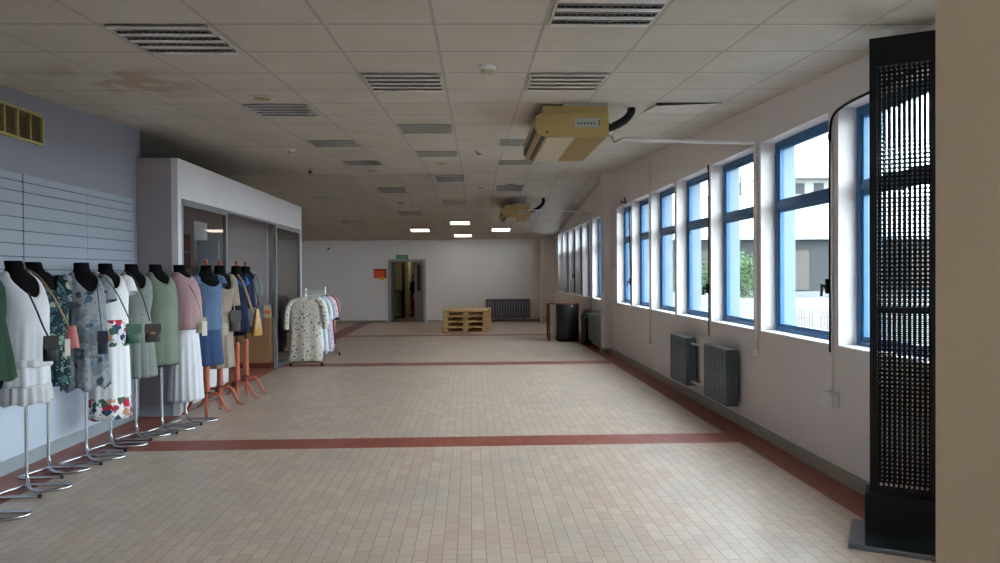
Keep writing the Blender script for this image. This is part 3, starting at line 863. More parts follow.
# smoke detectors
def detector(lab):
    t_ = thing('smoke_detector', lab, 'smoke detector', (0, 0, 0), 'smoke detectors')
    m_ = MB(); m_.lathe([(.062, 0), (.062, -.022), (.055, -.03), (.01, -.03)], (0, 0, 0), 18); m_.build('base', M['white_plastic'], t_, True, local=True)
    m_ = MB(); m_.lathe([(.042, -.03), (.044, -.05), (.034, -.062), (.01, -.064)], (0, 0, 0), 18); m_.build('sensor_head', M['ac_pale'], t_, True, local=True)
    return t_
DET = [(.13, 5.27, 'round smoke detector on the ceiling nearest the viewer'), (.15, 10.5, 'smoke detector on the ceiling left of the near air conditioner'), (.24, 15.47, 'small smoke detector past the ceiling ridge, middle aisle'),
       (-2.41, 10.16, 'smoke detector on the ceiling above the shop box')]
D0 = detector(DET[0][2])
for i, (x, y, lab) in enumerate(DET):
    o_ = D0 if i == 0 else dup(D0, (0, 0, 0), lab)
    place_on_ceiling(o_, x, y)
sp = []
for i, (x, y, lab) in enumerate(((-1.76, 6.42, 'round flush ceiling disc just right of the water stains'), (-.44, 12.18, 'round flush ceiling disc between two ceiling lights of the middle row'),
                                 (-1.74, 13.37, 'round flush ceiling disc under the ridge, left row'), (.86, 15.28, 'round flush ceiling disc in front of the far air conditioner'), (-1.59, 17.37, 'round flush ceiling disc past the ridge in the left row'))):
    if i == 0:
        t_ = thing('ceiling_disc', lab, 'ceiling vent', (0, 0, 0), 'round ceiling discs')
        MB().lathe([(.11, 0), (.11, -.01), (.09, -.016)], (0, 0, 0), 20).build('rim', M['fitting_rim'], t_, True, local=True)
        MB().lathe([(.075, -.016), (.06, -.024), (.01, -.026)], (0, 0, 0), 20).build('disc', M['ac_tan'], t_, True, local=True)
        d0_ = t_
    else: t_ = dup(d0_, (0, 0, 0), lab)
    place_on_ceiling(t_, x, y)
hk = thing('ceiling_sensor', 'small hanging sensor head on a short drop over the shop box', 'sensor', (0, 0, 0))
MB().cyl((0, 0, 0), (0, 0, -.05), .01, 8).build('stem', M['fitting_rim'], hk, local=True)
MB().lathe([(.01, -.045), (.026, -.055), (.026, -.085), (.01, -.10)], (0, 0, 0), 12).build('head', M['dark_slot'], hk, True, local=True)
place_on_ceiling(hk, -2.74, 12.92)
# loose ceiling tile
lt = thing('ceiling_tile', 'sagging ceiling tile with a dark gap right of the near air conditioner', 'ceiling tile', (0, 0, 0))
m = MB(); m.add([(-.30, -.30, -.028), (.30, -.30, -.004), (.30, .30, -.001), (-.30, .30, -.001), (-.30, -.30, -.016), (.30, -.30, .004), (.30, .30, .008), (-.30, .30, .008)],
               [(3, 2, 1, 0), (4, 5, 6, 7), (0, 1, 5, 4), (1, 2, 6, 5), (2, 3, 7, 6), (3, 0, 4, 7)])
m.build('board', M['tile_plain'], lt, local=True)
MB().add([(-.30, -.304, -.030), (.30, -.304, -.005), (.30, -.30, -.003), (-.30, -.30, -.003), (-.30, -.304, -.012), (.30, -.304, .002)], [(0, 1, 5, 4), (4, 5, 2, 3), (0, 3, 2, 1), (0, 4, 3), (1, 2, 5)]).build('gap_edge', M['dark_slot'], lt, local=True)
place_on_ceiling(lt, *cell(3, 4))

def aircon(lab, x0, x1, y0, y1, zb, hose):
    t_ = thing('air_conditioner', lab, 'air conditioner', ((x0 + x1) / 2, (y0 + y1) / 2, zb), 'ceiling air conditioners')
    zt = zb + .215
    W_ = x1 - x0
    # cross-section seen from the camera: outlet chamfer on the left
    prof = [(x0 + .0, zt - .03), (x0 + .0, zb + .07), (x0 + .03, zb + .02), (x0 + .10, zb), (x1 - .01, zb), (x1, zb + .01), (x1, zt), (x0 + .06, zt)]
    m_ = MB(); m_.prism(prof, 1, y0, y1); m_.build('housing', M['ac'], t_, bevel=.008)
    cz_ = ceil_z(x0, y0) - zt
    m_ = MB(); m_.box(x0 + .07, x1, y0 + .03, y1 - .03, zt, zt + .07); m_.build('upper_case', M['ac'], t_, bevel=.006)
    m_ = MB(); m_.box(x0 + .26, x1 - .01, y0 + .04, y1 - .06, zt + .07, zt + .10); m_.build('mount_plate', M['ac_label'], t_)
    for yy in (y0 + .2, y1 - .2):
        for xx in (x0 + .2, x1 - .1): MB().cyl((xx, yy, zt + .06), (xx, yy, ceil_z(xx, yy)), .008, 6).build('hanger_rod', M['alu'], t_)
    m_ = MB(); m_.box(x0 + .11, x0 + .36, y0 + .03, y1 - .03, zb - .006, zb); m_.build('bottom_cover', M['ac_pale'], t_, bevel=.002)
    m_ = MB(); m_.box(x0 + .37, x1 - .02, y0 + .03, y1 - .03, zb - .006, zb)
    for q in range(24):
        yq = y0 + .06 + q * (y1 - y0 - .12) / 24
        m_.box(x0 + .385, x1 - .035, yq, yq + .02, zb - .011, zb - .006)
    m_.build('intake_grille', M['ac_tan'], t_)
    for q, (xx, zz) in enumerate(((x0 - .006, zb + .075), (x0 + .062, zb + .006))):
        m_ = MB(); m_.prism([(xx, zz + .02), (xx + .004, zz - .02), (xx + .034, zz - .034), (xx + .03, zz + .004)] if q == 0 else [(xx - .018, zz + .012), (xx + .028, zz - .010), (xx + .034, zz - .002), (xx - .01, zz + .02)], 1, y0 + .05, y1 - .05)
        m_.build('air_outlet', M['black_plastic'], t_)
    m_ = MB(); m_.box(x0 + .36, x1 - .08, y0 - .006, y0, zb + .085, zb + .165); lb_ = m_.build('control_label', M['ac_label'], t_)
    m_ = MB(); m_.box(x1 - .095, x1 - .085, y0 - .009, y0 - .006, zb + .10, zb + .15)
    for q in range(6): m_.box(x0 + .38 + q * .03, x0 + .395 + q * .03, y0 - .009, y0 - .006, zb + .11, zb + .125)
    m_.build('display_marks', M['dark_slot'], lb_)
    m_ = MB(); m_.ball((x0 + .11, y0, zb + .04), .012, .006, .012, 8, 5); m_.build('screw', M['hub'], t_)
    m_ = MB(); m_.tube(curve_pts(hose), .038, 10); m_.build('insulated_hose', M['rubber'], t_, True)
    m_ = MB(); m_.tube([(x1 - .02, y0 + .05, zt + .08), (hose[1][0], hose[1][1], hose[1][2] - .03), (hose[2][0], hose[2][1], hose[2][2] - .02)], .007, 6); m_.build('strap_wire', M['pipe'], t_)
aircon('yellowed ceiling air conditioner nearer the viewer, with a black hose', .60, 1.27, 6.72, 8.2, 2.775, [(1.25, 6.86, 2.88), (1.34, 6.9, 2.90), (1.46, 6.95, 2.97), (1.53, 7.0, 3.05), (1.54, 7.0, 3.12)])
aircon('yellowed ceiling air conditioner far down the hall, smaller in view', .72, 1.36, 16.6, 18.0, 2.80, [(1.34, 16.8, 2.95), (1.45, 16.85, 2.97), (1.60, 16.9, 3.06), (1.68, 16.9, 3.16), (1.68, 16.9, 3.26)])

# ------------------------------------------------------------------ pallets
def pallet(lab):
    t_ = thing('pallet', lab, 'pallet', (0, 0, 0), 'stacked wooden pallets')
    L, D = 1.2, .8
    def top(n_, y0_, wd, z0_, z1_, mat):
        MB().box(-L / 2, L / 2, y0_, y0_ + wd, z0_, z1_).build(n_, mat, t_, local=True, bevel=.003, seg=1)
    for q, (y_, wd) in enumerate(((0, .145), (.19, .10), (.3275, .145), (.51, .10), (.655, .145))): top('deck_board', y_, wd, .122, .144, M['pine'] if q % 2 == 0 else M['pine2'])
    for x_, wd in ((-.6, .145), (-.0725, .145), (.455, .145)): MB().box(x_, x_ + wd, 0, D, .092, .122).build('cross_board', M['pine2'], t_, local=True)
    for x_, wd in ((-.6, .145), (-.0725, .145), (.455, .145)):
        for y_, wy in ((0, .10), (.35, .10), (.70, .10)): MB().box(x_, x_ + wd, y_, y_ + wy, .030, .092).build('block', M['pine'], t_, local=True, bevel=.004, seg=1)
    for y_, wy in ((0, .10), (.35, .10), (.70, .10)): top('bottom_board', y_, wy, 0, .030, M['pine2'])
    return t_
nm_ = ['bottom', 'second', 'third', 'top']
P0 = None
for s_, (sxp, syp, st_) in enumerate(((-.128, 19.55, 'front'), (-.03, 20.42, 'rear'))):
    for k in range(4):
        lab = ('%s pine pallet of the %s pallet stack near the far radiator' % (nm_[k], st_))
        loc = (sxp + (.012 if k % 2 else -.006), syp + (.01 if k == 2 else 0), k * .1443)
        if P0 is None: P0 = pallet(lab); P0.location = loc
        else: dup(P0, loc, lab)

# ------------------------------------------------------------------ counter and bin at the right, far end
rc = thing('reception_stand', 'dark curved cabinet under a brown table top near the pilaster', 'counter', (2.1, 16.9, 0))
poly = [(1.97, 17.3)] + [(1.97 + .46 * (k / 8), 16.72 - .07 * math.sin(PI * k / 8)) for k in range(9)] + [(2.43, 17.3)]
m = MB(); m.prism(poly, 2, .06, .84); m.build('cabinet', M['counter_dark'], rc, bevel=.006)
m = MB(); m.prism([(x_ * .96 + .088, y_ + .02 if y_ < 17 else y_ - .03) for x_, y_ in poly], 2, 0, .06); m.build('plinth', M['black'], rc)
m = MB(); m.prism([(1.76, 17.6), (1.76, 16.85), (1.85, 16.72)] + [(1.95 + .5 * (k / 8), 16.69 - .07 * math.sin(PI * k / 8)) for k in range(9)] + [(2.47, 17.6)], 2, .84, .872); m.build('table_top', M['counter_top'], rc, bevel=.005)
for (x_, y_) in ((1.80, 16.9), (1.82, 17.5), (2.45, 16.78)): MB().cyl((x_, y_, 0), (x_, y_, .84), .018, 8).build('leg', M['hub'], rc, True)
m = MB(); m.box(1.88, 1.96, 16.92, 17.3, .1, .84); m.build('side_panel', M['white_plastic'], rc, bevel=.004)
m = MB(); m.ball((2.29, 16.66, .80), .03, .008, .022, 10, 6); m.build('badge', M['alu'], rc, True)
bn = thing('waste_bin', 'black domed bin standing against the wall beside the curved cabinet', 'bin', (2.56, 16.30, 0))
m = MB(); m.lathe([(.15, 0), (.155, .02), (.165, .40), (.168, .52)], (2.56, 16.30, 0), 22, .75); m.build('bin_body', M['black_plastic'], bn, True)
m = MB(); m.lathe([(.176, .52), (.176, .55), (.165, .62), (.12, .70), (.05, .735), (.01, .74)], (2.56, 16.30, 0), 22, .75); m.build('dome_lid', M['black_plastic'], bn, True)
m = MB(); m.tube([(2.50, 16.14, .56), (2.53, 16.11, .60), (2.59, 16.11, .60), (2.62, 16.14, .56)], .01, 6); m.build('handle', M['alu'], bn, True)

# ------------------------------------------------------------------ black mesh display stand at the right
ms = thing('mesh_display_stand', 'tall black perforated display stand beside the nearest window', 'display stand', (2.355, 4.25, 0), None, (0, 0, math.radians(-30)))
WS, HS = .31, 2.885
for (x_, y_) in ((0, 0), (WS, 0), (0, .10), (WS, .10)): MB().box(x_ - .02, x_ + .02, y_ - .02, y_ + .02, .05, HS).build('upright', M['black'], ms, local=True, bevel=.003)
def mesh_panel(z0_, z1_):
    """pressed sheet: upright zigzag ribbons joined by thin cross wires"""
    m_ = MB(); px_ = .026; q_ = .0125
    n_ = int((z1_ - z0_) / q_)
    for i in range(int(WS / px_) + 1):
        R_ = []
        for j in range(n_ + 1):
            xo = i * px_ + (.0035 if j % 2 else -.0035); z_ = z0_ + j * q_
            R_.append([(xo - .0062, 0, z_), (xo + .0062, 0, z_), (xo + .0062, .002, z_), (xo - .0062, .002, z_)])
        m_.rings(R_)
    for j in range(0, n_, 2):
        z_ = z0_ + j * q_
        m_.box(0, WS, .0, .002, z_ - .0035, z_ + .0035)
    return m_
m = mesh_panel(.28, 2.74); front = m.build('mesh_panel', M['black'], ms, local=True)
f2 = front.copy(); COL.objects.link(f2); f2.parent = ms; f2.location = (.009, .10, .006)
m = MB(); m.box(-.02, WS + .02, -.022, .122, 2.72, HS); m.build('header', M['black'], ms, local=True, bevel=.004)
m = MB(); m.box(0, WS, -.012, .012, 1.29, 1.325); m.build('cross_bar', M['black'], ms, local=True, bevel=.002)
MB().box(0, WS, .088, .112, 1.29, 1.325).build('cross_bar', M['black'], ms, local=True, bevel=.002)
m = MB(); m.box(-.045, WS + .03, -.06, .13, .03, .25); m.build('base_box', M['black'], ms, local=True, bevel=.006)
m = MB(); m.box(-.12, WS + .03, -.34, .13, 0, .03); m.build('foot_plate', M['foot_gloss'], ms, local=True, bevel=.005)

# ------------------------------------------------------------------ dress forms, dresses, bags
TOR = [  # z, half width, half depth, forward shift
    (.80, .150, .105, 0), (.84, .166, .12, 0), (.95, .165, .118, 0), (1.02, .148, .105, .004), (1.10, .128, .095, .006), (1.19, .140, .107, .012), (1.30, .160, .130, .022),
    (1.37, .168, .124, .018), (1.44, .174, .104, .006), (1.49, .166, .086, -.006), (1.522, .142, .078, -.016), (1.545, .110, .072, -.022), (1.568, .084, .069, -.026), (1.60, .070, .066, -.030), (1.65, .068, .064, -.034)]
def tor(z):
    if z <= TOR[0][0]: return TOR[0][1:]
    for a_, c_ in zip(TOR[:-1], TOR[1:]):
        if z <= c_[0]:
            k = (z - a_[0]) / (c_[0] - a_[0]); return tuple(a_[i] + (c_[i] - a_[i]) * k for i in (1, 2, 3))
    return TOR[-1][1:]
def nb(z, nbk): return nbk * max(0, (z - 1.30) / .35)   # neck set back (or forward)
NT_ = 40
SL = .87          # slim the forms and what they wear alike
def slim(m_): m_.v = [Vector((v.x * SL, v.y * SL, v.z)) for v in m_.v]; return m_
def torso_mb(nbk):
    m_ = MB(); R = []
    zs = [.80, .82, .84, .90, .95, 1.0, 1.05, 1.09, 1.14, 1.18, 1.23, 1.28, 1.32, 1.35, 1.38, 1.41, 1.44, 1.465, 1.49, 1.507, 1.522, 1.535, 1.545, 1.556, 1.568, 1.582, 1.6, 1.645, 1.65]
    for z in zs:
        rx, ry, f = tor(z)
        if z == 1.65: rx *= .9; ry *= .9
        R.append([(rx * math.cos(2 * PI * j / 24), -f + nb(z, nbk) + ry * math.sin(2 * PI * j / 24), z) for j in range(24)])
    return slim(m_.rings(R))
def dress_mb(hem, hem_rx, hem_ry, flare=1.0, ease=.012, scoop=.15, p=4.2, back=.02, folds=9, amp=.012, nbk=.03, top=1.57, sleeves=None, ztop_only=None, waist=None, seed=0, strap=False, rows=30, hem_wave=0):
    m_ = MB(); R = [[] for _ in range(rows + 1)]
    rg = random.Random(seed); ph = [rg.random() * 6.28 for _ in range(3)]
    for j in range(NT_ * 2):
        th = 2 * PI * j / (NT_ * 2); c_, s_ = math.cos(th), math.sin(th)
        fr = max(0, -s_); bk = max(0, s_)
        zt = (ztop_only if ztop_only else top - scoop * fr ** p - back * bk ** 2)
        for i in range(rows + 1):
            k = i / rows; hz_ = hem + hem_wave * math.sin(7 * th + ph[1])
            z = hz_ + (zt - hz_) * k
            rx, ry, f = tor(z)
            e_ = ease
            rx += e_; ry += e_
            if waist and z > waist - .25 and z < waist + .12: rx += .012; ry += .01
            if z < flare:
                q = (flare - z) / (flare - hem); q = min(max(q, 0), 1); q = q ** .8
                frx, fry, _f = tor(max(flare, 0)); frx += e_; fry += e_
                rx2 = frx + (hem_rx - frx) * q; ry2 = fry + (hem_ry - fry) * q
                rx = max(rx, rx2) if z > .84 else rx2; ry = max(ry, ry2) if z > .84 else ry2
                w_ = amp * q * (math.sin(folds * th + ph[0]) + .5 * math.sin((folds * 2 + 1) * th + ph[2]))
                rx += w_; ry += w_
            else:
                w_ = .0022 * math.sin(5 * th + z * 14 + ph[0]) ; rx += w_; ry += w_
            R[i].append((rx * c_, -f + nb(z, nbk) + ry * s_, z))
    m_.rings(R, True, False, False)
    if sleeves:
        ln, r0, r1 = sleeves
        y0_ = nb(1.46, nbk) - .005
        for sg in (1, -1):
            pts = curve_pts([(sg * .125, y0_, 1.50), (sg * .175, y0_, 1.475), (sg * (.188 + .06 * ln), y0_ - .01, 1.475 - ln * .5), (sg * (.19 + .1 * ln), y0_ - .03, 1.47 - ln)], 5)
            n_ = len(pts)
            m_.tube(pts, [r0 * (.55 + .45 * min(1, k / (n_ * .35))) + (r1 - r0) * k / n_ for k in range(n_)], 16, False)
    return slim(m_)
def solid(o_, th=.004):
    md = o_.modifiers.new('thickness', 'SOLIDIFY'); md.thickness = th; md.offset = 1
    return o_

FORM = {}
def dress_form(lab, x, y, rz, nbk, kind, caps=True):
    t_ = thing('dress_form', lab, 'dress form', (x, y, 0), 'dress forms along the left wall', (0, 0, rz))
    key = (kind, nbk, caps)
    torso_mb(nbk).build('torso', M['velvet'], t_, True, local=True)
    if caps:
        for sg in (1, -1):
            slim(MB().ball((sg * .172, nb(1.40, nbk), 1.41), .022, .05, .072, 14, 8)).build('arm_cap', M['velvet'], t_, True, local=True)
    inv = Matrix.Rotation(-rz, 4, 'Z')
    if kind == 'metal':
        MB().cyl((0, 0, .10), (0, 0, .82), .0125, 10).build('pole', M['chrome'], t_, True, local=True)
        m_ = MB()
        pts = [(0, 0, .11), (.006, -.006, .07), (.03, -.03, .03), (.07, -.09, .016), (.13, -.15, .015), (.21, -.17, .015), (.29, -.14, .015), (.34, -.08, .015), (.33, -.02, .015), (.28, .0, .015), (.14, .0, .015), (.0, -.005, .015)]
        m_.tube(curve_pts(pts, 5), .0125, 10)
        pts = [(0, -.01, .016), (-.01, -.05, .015), (-.04, -.15, .015), (-.06, -.24, .015), (-.06, -.28, .015), (-.035, -.31, .015), (.03, -.315, .015), (.26, -.30, .015)]
        m_.tube(curve_pts(pts, 5), .0125, 10)
        m_.xf(inv).build('base', M['chrome'], t_, True, local=True)
        m_ = MB(); m_.cyl((.255, -.30, .015), (.272, -.299, .015), .0145, 10); m_.xf(inv).build('end_cap', M['black_plastic'], t_, local=True)
    else:
        MB().lathe([(.030, 0), (.030, .012), (.012, .02), (.018, .035), (.020, .05), (.010, .062), (.002, .066)], (0, (.034 + nb(1.65, nbk)) * SL, 1.65), 14).build('neck_finial', M['cherry'], t_, True, local=True)
        zt = .80
        MB().cyl((0, 0, .70), (0, 0, .84), .010, 8).build('rod', M['black'], t_, True, local=True)
        MB().lathe([(.036, .24), (.040, .27), (.035, .3), (.034, .64), (.038, .68), (.030, .71), (.012, .715)], (0, 0, 0), 14).build('pole', M['cherry'], t_, True, local=True)
        MB().lathe([(.03, .165), (.058, .175), (.060, .23), (.045, .245), (.02, .25)], (0, 0, 0), 14).build('hub', M['hub'], t_, True, local=True)
        for q in range(4):
            a_ = q * PI / 2 - 1.25 - rz
            pts = [(.035, .205), (.10, .215), (.145, .17), (.18, .09), (.215, .03), (.25, .013)]
            MB().tube(curve_pts([(r_ * math.cos(a_), r_ * math.sin(a_), z_) for r_, z_ in pts], 4), [.021 - .0004 * k for k in range(21)], 8).build('leg', M['cherry'], t_, True, local=True)
    return t_

def garment(name, lab, cat, x, y, rz, mat, mb, part='skirt', extra=None, th=.004):
    t_ = thing(name, lab, cat, (x, y, 0), None, (0, 0, rz))
    solid(mb.build(part, mat, t_, 'all', local=True), th)
    return t_
D = math.radians
K = .965
# base positions of the forms on the floor
FP = [(-3.38, 5.02), (-3.268, 5.667), (-3.365, 6.168), (-3.355, 6.573), (-3.309, 7.035), (-3.287, 7.475), (-3.165, 7.862), (-3.149, 8.302),
      (-3.066, 8.661), (-3.07, 9.133), (-2.985, 9.568), (-2.992, 10.06)]
FP = [(x * (.978 if i < 6 else K), y * (.978 if i < 6 else K)) for i, (x, y) in enumerate(FP)]
for i, dx in ((0, .14), (1, -.045), (2, -.065), (3, .02), (4, -.035), (5, -.02), (6, -.045), (7, -.0), (8, .03), (9, .03), (10, .015), (11, -.01)): FP[i] = (FP[i][0] + dx, FP[i][1])
FP[6] = (FP[6][0], 7.58); FP[7] = (-3.02, 8.0)
desc = ['silver stand dress form at the left picture edge, wearing the dark green dress', 'silver stand dress form wearing the white lace dress', 'silver stand dress form wearing the dark flowered dress',
        'silver stand dress form wearing the grey flowered dress', 'silver stand dress form wearing the white dress with red flowers', 'silver stand dress form wearing the pleated grey green dress',
        'silver stand dress form wearing the straight sage dress', 'silver stand dress form wearing the pink blouse and white skirt', 'wooden tripod dress form wearing the blue denim dress',
        'wooden tripod dress form wearing the beige coat dress', 'wooden tripod dress form wearing the dark denim jacket', 'wooden tripod dress form wearing the grey top, farthest in the row']
RZ = [D(58), D(66), D(72), D(52), D(52), D(52), D(60), D(72), D(56), D(60), D(60), D(64)]
NB = [.05, .10, .12, .03, .05, .04, .06, .05, -.05, -.05, -.04, -.04]
for i, (x, y) in enumerate(FP):
    dress_form(desc[i], x, y, RZ[i], NB[i], 'metal' if i < 8 else 'wood', i in (1, 6, 7, 8))

M['c_green'] = cloth('dark_green_cloth', (44, 66, 52))
M['c_white'] = cloth('white_cotton', (206, 206, 212), .03)
M['c_lace'] = cloth('white_lace', (196, 196, 198), .1)
M['c_dark_floral'] = floral('dark_green_flower_print', (26, 44, 52), [(62, 104, 104), (150, 154, 132), (46, 78, 92), (104, 128, 116), (34, 54, 66)], 15, .50, second=(140, 146, 128))
M['c_grey_floral'] = floral('grey_flower_print', (134, 138, 144), [(60, 66, 76), (98, 116, 134), (122, 128, 130), (70, 96, 116)], 13, .36, second=(96, 102, 110), base2=(108, 113, 121))
M['c_red_floral'] = floral('white_with_red_flowers', (226, 226, 228), [(176, 44, 68), (52, 78, 108), (196, 150, 120), (188, 52, 74), (70, 104, 84)], 14, .52, zbands=[(.90, 1.14), (.0, .44)], second=(60, 86, 100))
M['c_greygreen'] = cloth('grey_green_cloth', (122, 128, 125))
M['c_sage'] = cloth('sage_cloth', (114, 124, 110))
M['c_pink'] = cloth('dusty_pink_cloth', (162, 130, 134))
M['c_denim'] = cloth('light_blue_denim', (84, 104, 132), .12)
M['c_denim_mid'] = cloth('mid_blue_denim', (52, 70, 102), .12)
M['c_beige'] = cloth('beige_twill', (144, 130, 118))
M['c_navy'] = cloth('dark_blue_denim', (30, 38, 58), .14)
M['c_royal'] = cloth('royal_blue_cloth', (50, 88, 150))
M['c_grey'] = cloth('mid_grey_jersey', (92, 94, 98))
M['c_black'] = cloth('charcoal_cloth', (34, 34, 40))

def g(i): return FP[i][0], FP[i][1], RZ[i]
x, y, rz = g(0)
garment('dress', 'dark green dress on the form at the left picture edge', 'dress', x, y, rz, M['c_green'], dress_mb(.86, .24, .19, 1.25, amp=.012, nbk=NB[0], scoop=.12, seed=1, hem_wave=.01), 'dress_body')
x, y, rz = g(1)
t_ = garment('dress', 'white sleeveless summer dress with a lace tier and ruffled hem', 'dress', x, y, rz, M['c_white'], dress_mb(.735, .18, .145, 1.30, scoop=.19, p=4, amp=.009, nbk=NB[1], folds=8, seed=2), 'dress_body')
solid(dress_mb(.88, .194, .160, .99, ztop_only=.94, rows=4, amp=.010, folds=14, nbk=0, ease=.03, seed=3, hem_wave=.006).build('lace_tier', M['c_lace'], t_, 'all', local=True))
solid(dress_mb(.615, .20, .165, .845, ztop_only=.745, rows=8, amp=.014, folds=17, nbk=0, seed=4, hem_wave=.008).build('hem_ruffle', M['c_lace'], t_, 'all', local=True))
x, y, rz = g(2)
t_ = garment('dress', 'dark navy and green flower print dress with pink bag beside it', 'dress', x, y, rz, M['c_dark_floral'], dress_mb(.67, .19, .155, 1.28, scoop=.15, amp=.012, nbk=NB[2], seed=5, sleeves=(.12, .075, .08)), 'dress_body')
x, y, rz = g(3)
garment('dress', 'light grey dress with a blue grey flower print and short sleeves', 'dress', x, y, rz, M['c_grey_floral'], dress_mb(.59, .205, .165, 1.28, scoop=.17, p=4, amp=.016, folds=8, nbk=NB[3], seed=6, sleeves=(.16, .08, .085), hem_wave=.02), 'dress_body')
x, y, rz = g(4)
garment('dress', 'long white dress with red and blue flowers at hip and hem', 'dress', x, y, rz, M['c_red_floral'], dress_mb(.245, .20, .155, 1.28, scoop=.15, amp=.010, folds=7, nbk=NB[4], seed=7, sleeves=(.10, .075, .08)), 'dress_body')
x, y, rz = g(5)
t_ = garment('dress', 'grey green sleeveless dress with pleated skirt and green bag in front', 'dress', x, y, rz, M['c_greygreen'], dress_mb(.56, .215, .18, 1.16, scoop=.16, amp=.013, folds=13, nbk=NB[5], seed=8), 'dress_body')
solid(dress_mb(1.15, .16, .125, 1.15, ztop_only=1.185, rows=3, amp=0, nbk=0, ease=.016).build('waist_band', M['c_sage'], t_, 'all', local=True))
x, y, rz = g(6)
t_ = garment('dress', 'straight sage green sleeveless dress beside the shop box corner', 'dress', x, y, rz, M['c_sage'], dress_mb(.65, .20, .155, 1.30, scoop=.12, amp=.006, folds=5, nbk=NB[6], seed=9), 'dress_body')
solid(dress_mb(.635, .2, .156, .67, ztop_only=.665, rows=2, amp=.004, folds=5, nbk=0, seed=9).build('hem_trim', M['c_black'], t_, 'all', local=True))
x, y, rz = g(7)
t_ = garment('blouse', 'dusty pink sleeveless blouse over the long white skirt', 'blouse', x, y, rz, M['c_pink'], dress_mb(.97, .215, .18, 1.30, scoop=.06, amp=.006, nbk=NB[7], seed=10, ease=.022), 'blouse_body')
t_ = garment('skirt', 'long white pleated skirt under the pink blouse', 'skirt', x, y, rz, M['c_white'], dress_mb(.22, .22, .18, 1.0, ztop_only=1.06, amp=.010, folds=15, nbk=0, seed=11), 'skirt_body')
x, y, rz = g(8)
t_ = garment('dress', 'blue denim dress, pale top and darker skirt, on the first wooden form', 'dress', x, y, rz, M['c_denim'], dress_mb(.93, .205, .165, 1.30, scoop=.16, p=1.3, amp=.003, nbk=NB[8], seed=12, sleeves=(.06, .075, .075), ease=.018), 'bodice')
solid(dress_mb(.55, .225, .19, .98, ztop_only=.95, amp=.008, folds=6, nbk=0, seed=12, ease=.02, rows=14).build('skirt', M['c_denim_mid'], t_, 'all', local=True))
x, y, rz = g(9)
t_ = garment('dress', 'beige belted coat dress between the denim dress and the dark jacket', 'dress', x, y, rz, M['c_beige'], dress_mb(.46, .205, .165, 1.06, scoop=.20, p=1.2, amp=.010, folds=8, nbk=NB[9], seed=13, sleeves=(.30, .08, .065), ease=.022), 'dress_body')
solid(dress_mb(1.07, .15, .118, 1.07, ztop_only=1.11, rows=3, amp=0, nbk=0, ease=.030).build('belt', M['c_beige'], t_, 'all', local=True))
m = MB(); m.add([(-.10, -.05, 1.49), (-.02, -.165, 1.30), (-.11, -.15, 1.33), (-.15, -.07, 1.44), (-.10, -.06, 1.495), (-.02, -.175, 1.30), (-.11, -.16, 1.33), (-.15, -.08, 1.445)], [(0, 1, 2, 3), (7, 6, 5, 4), (0, 4, 5, 1), (1, 5, 6, 2), (2, 6, 7, 3), (3, 7, 4, 0)])
m.add([(.10, -.05, 1.49), (.02, -.165, 1.30), (.11, -.15, 1.33), (.15, -.07, 1.44), (.10, -.06, 1.495), (.02, -.175, 1.30), (.11, -.16, 1.33), (.15, -.08, 1.445)], [(0, 1, 2, 3), (7, 6, 5, 4), (0, 4, 5, 1), (1, 5, 6, 2), (2, 6, 7, 3), (3, 7, 4, 0)])
for sg in (1, -1): MB().add([(sg * p_.x * SL, p_.y * SL - .012, p_.z) for p_ in m.v[:8]], [(0, 1, 2, 3), (7, 6, 5, 4), (0, 4, 5, 1), (1, 5, 6, 2), (2, 6, 7, 3), (3, 7, 4, 0)]).build('lapel', M['c_beige'], t_, local=True)
x, y, rz = g(10)
t_ = garment('jacket', 'dark blue denim jacket with a bright blue collar, mustard bag hanging at its side', 'jacket', x, y, rz, M['c_navy'], dress_mb(.84, .19, .16, 1.0, scoop=.17, p=1.4, amp=.005, nbk=NB[10], seed=14, sleeves=(.34, .08, .065), ease=.026), 'jacket_body')
m = MB(); m.tube(curve_pts([(.0, -.145, 1.36), (-.09, -.10, 1.46), (-.105, .0, 1.515), (0, .065, 1.53), (.105, .0, 1.515), (.09, -.10, 1.46), (.0, -.145, 1.36)], 5), .034, 10); slim(m).build('collar', M['c_royal'], t_, True, local=True)
m = MB(); m.tube(curve_pts([(-.13, -.09, 1.43), (-.15, .0, 1.475), (0, .10, 1.48), (.15, .0, 1.475), (.13, -.09, 1.43)], 5), .03, 10); slim(m).build('hood', M['c_white'], t_, True, local=True)
m = MB(); m.box(-.12, .12, -.02, .02, .80, .86); m.xf(Matrix.Translation((0, -.0, 0))); 
x, y, rz = g(11)
t_ = garment('top', 'grey round neck top on the last wooden form', 'top', x, y, rz, M['c_grey'], dress_mb(.88, .185, .15, 1.0, scoop=.09, amp=.005, nbk=NB[11], seed=15, sleeves=(.22, .08, .07), ease=.018), 'top_body')

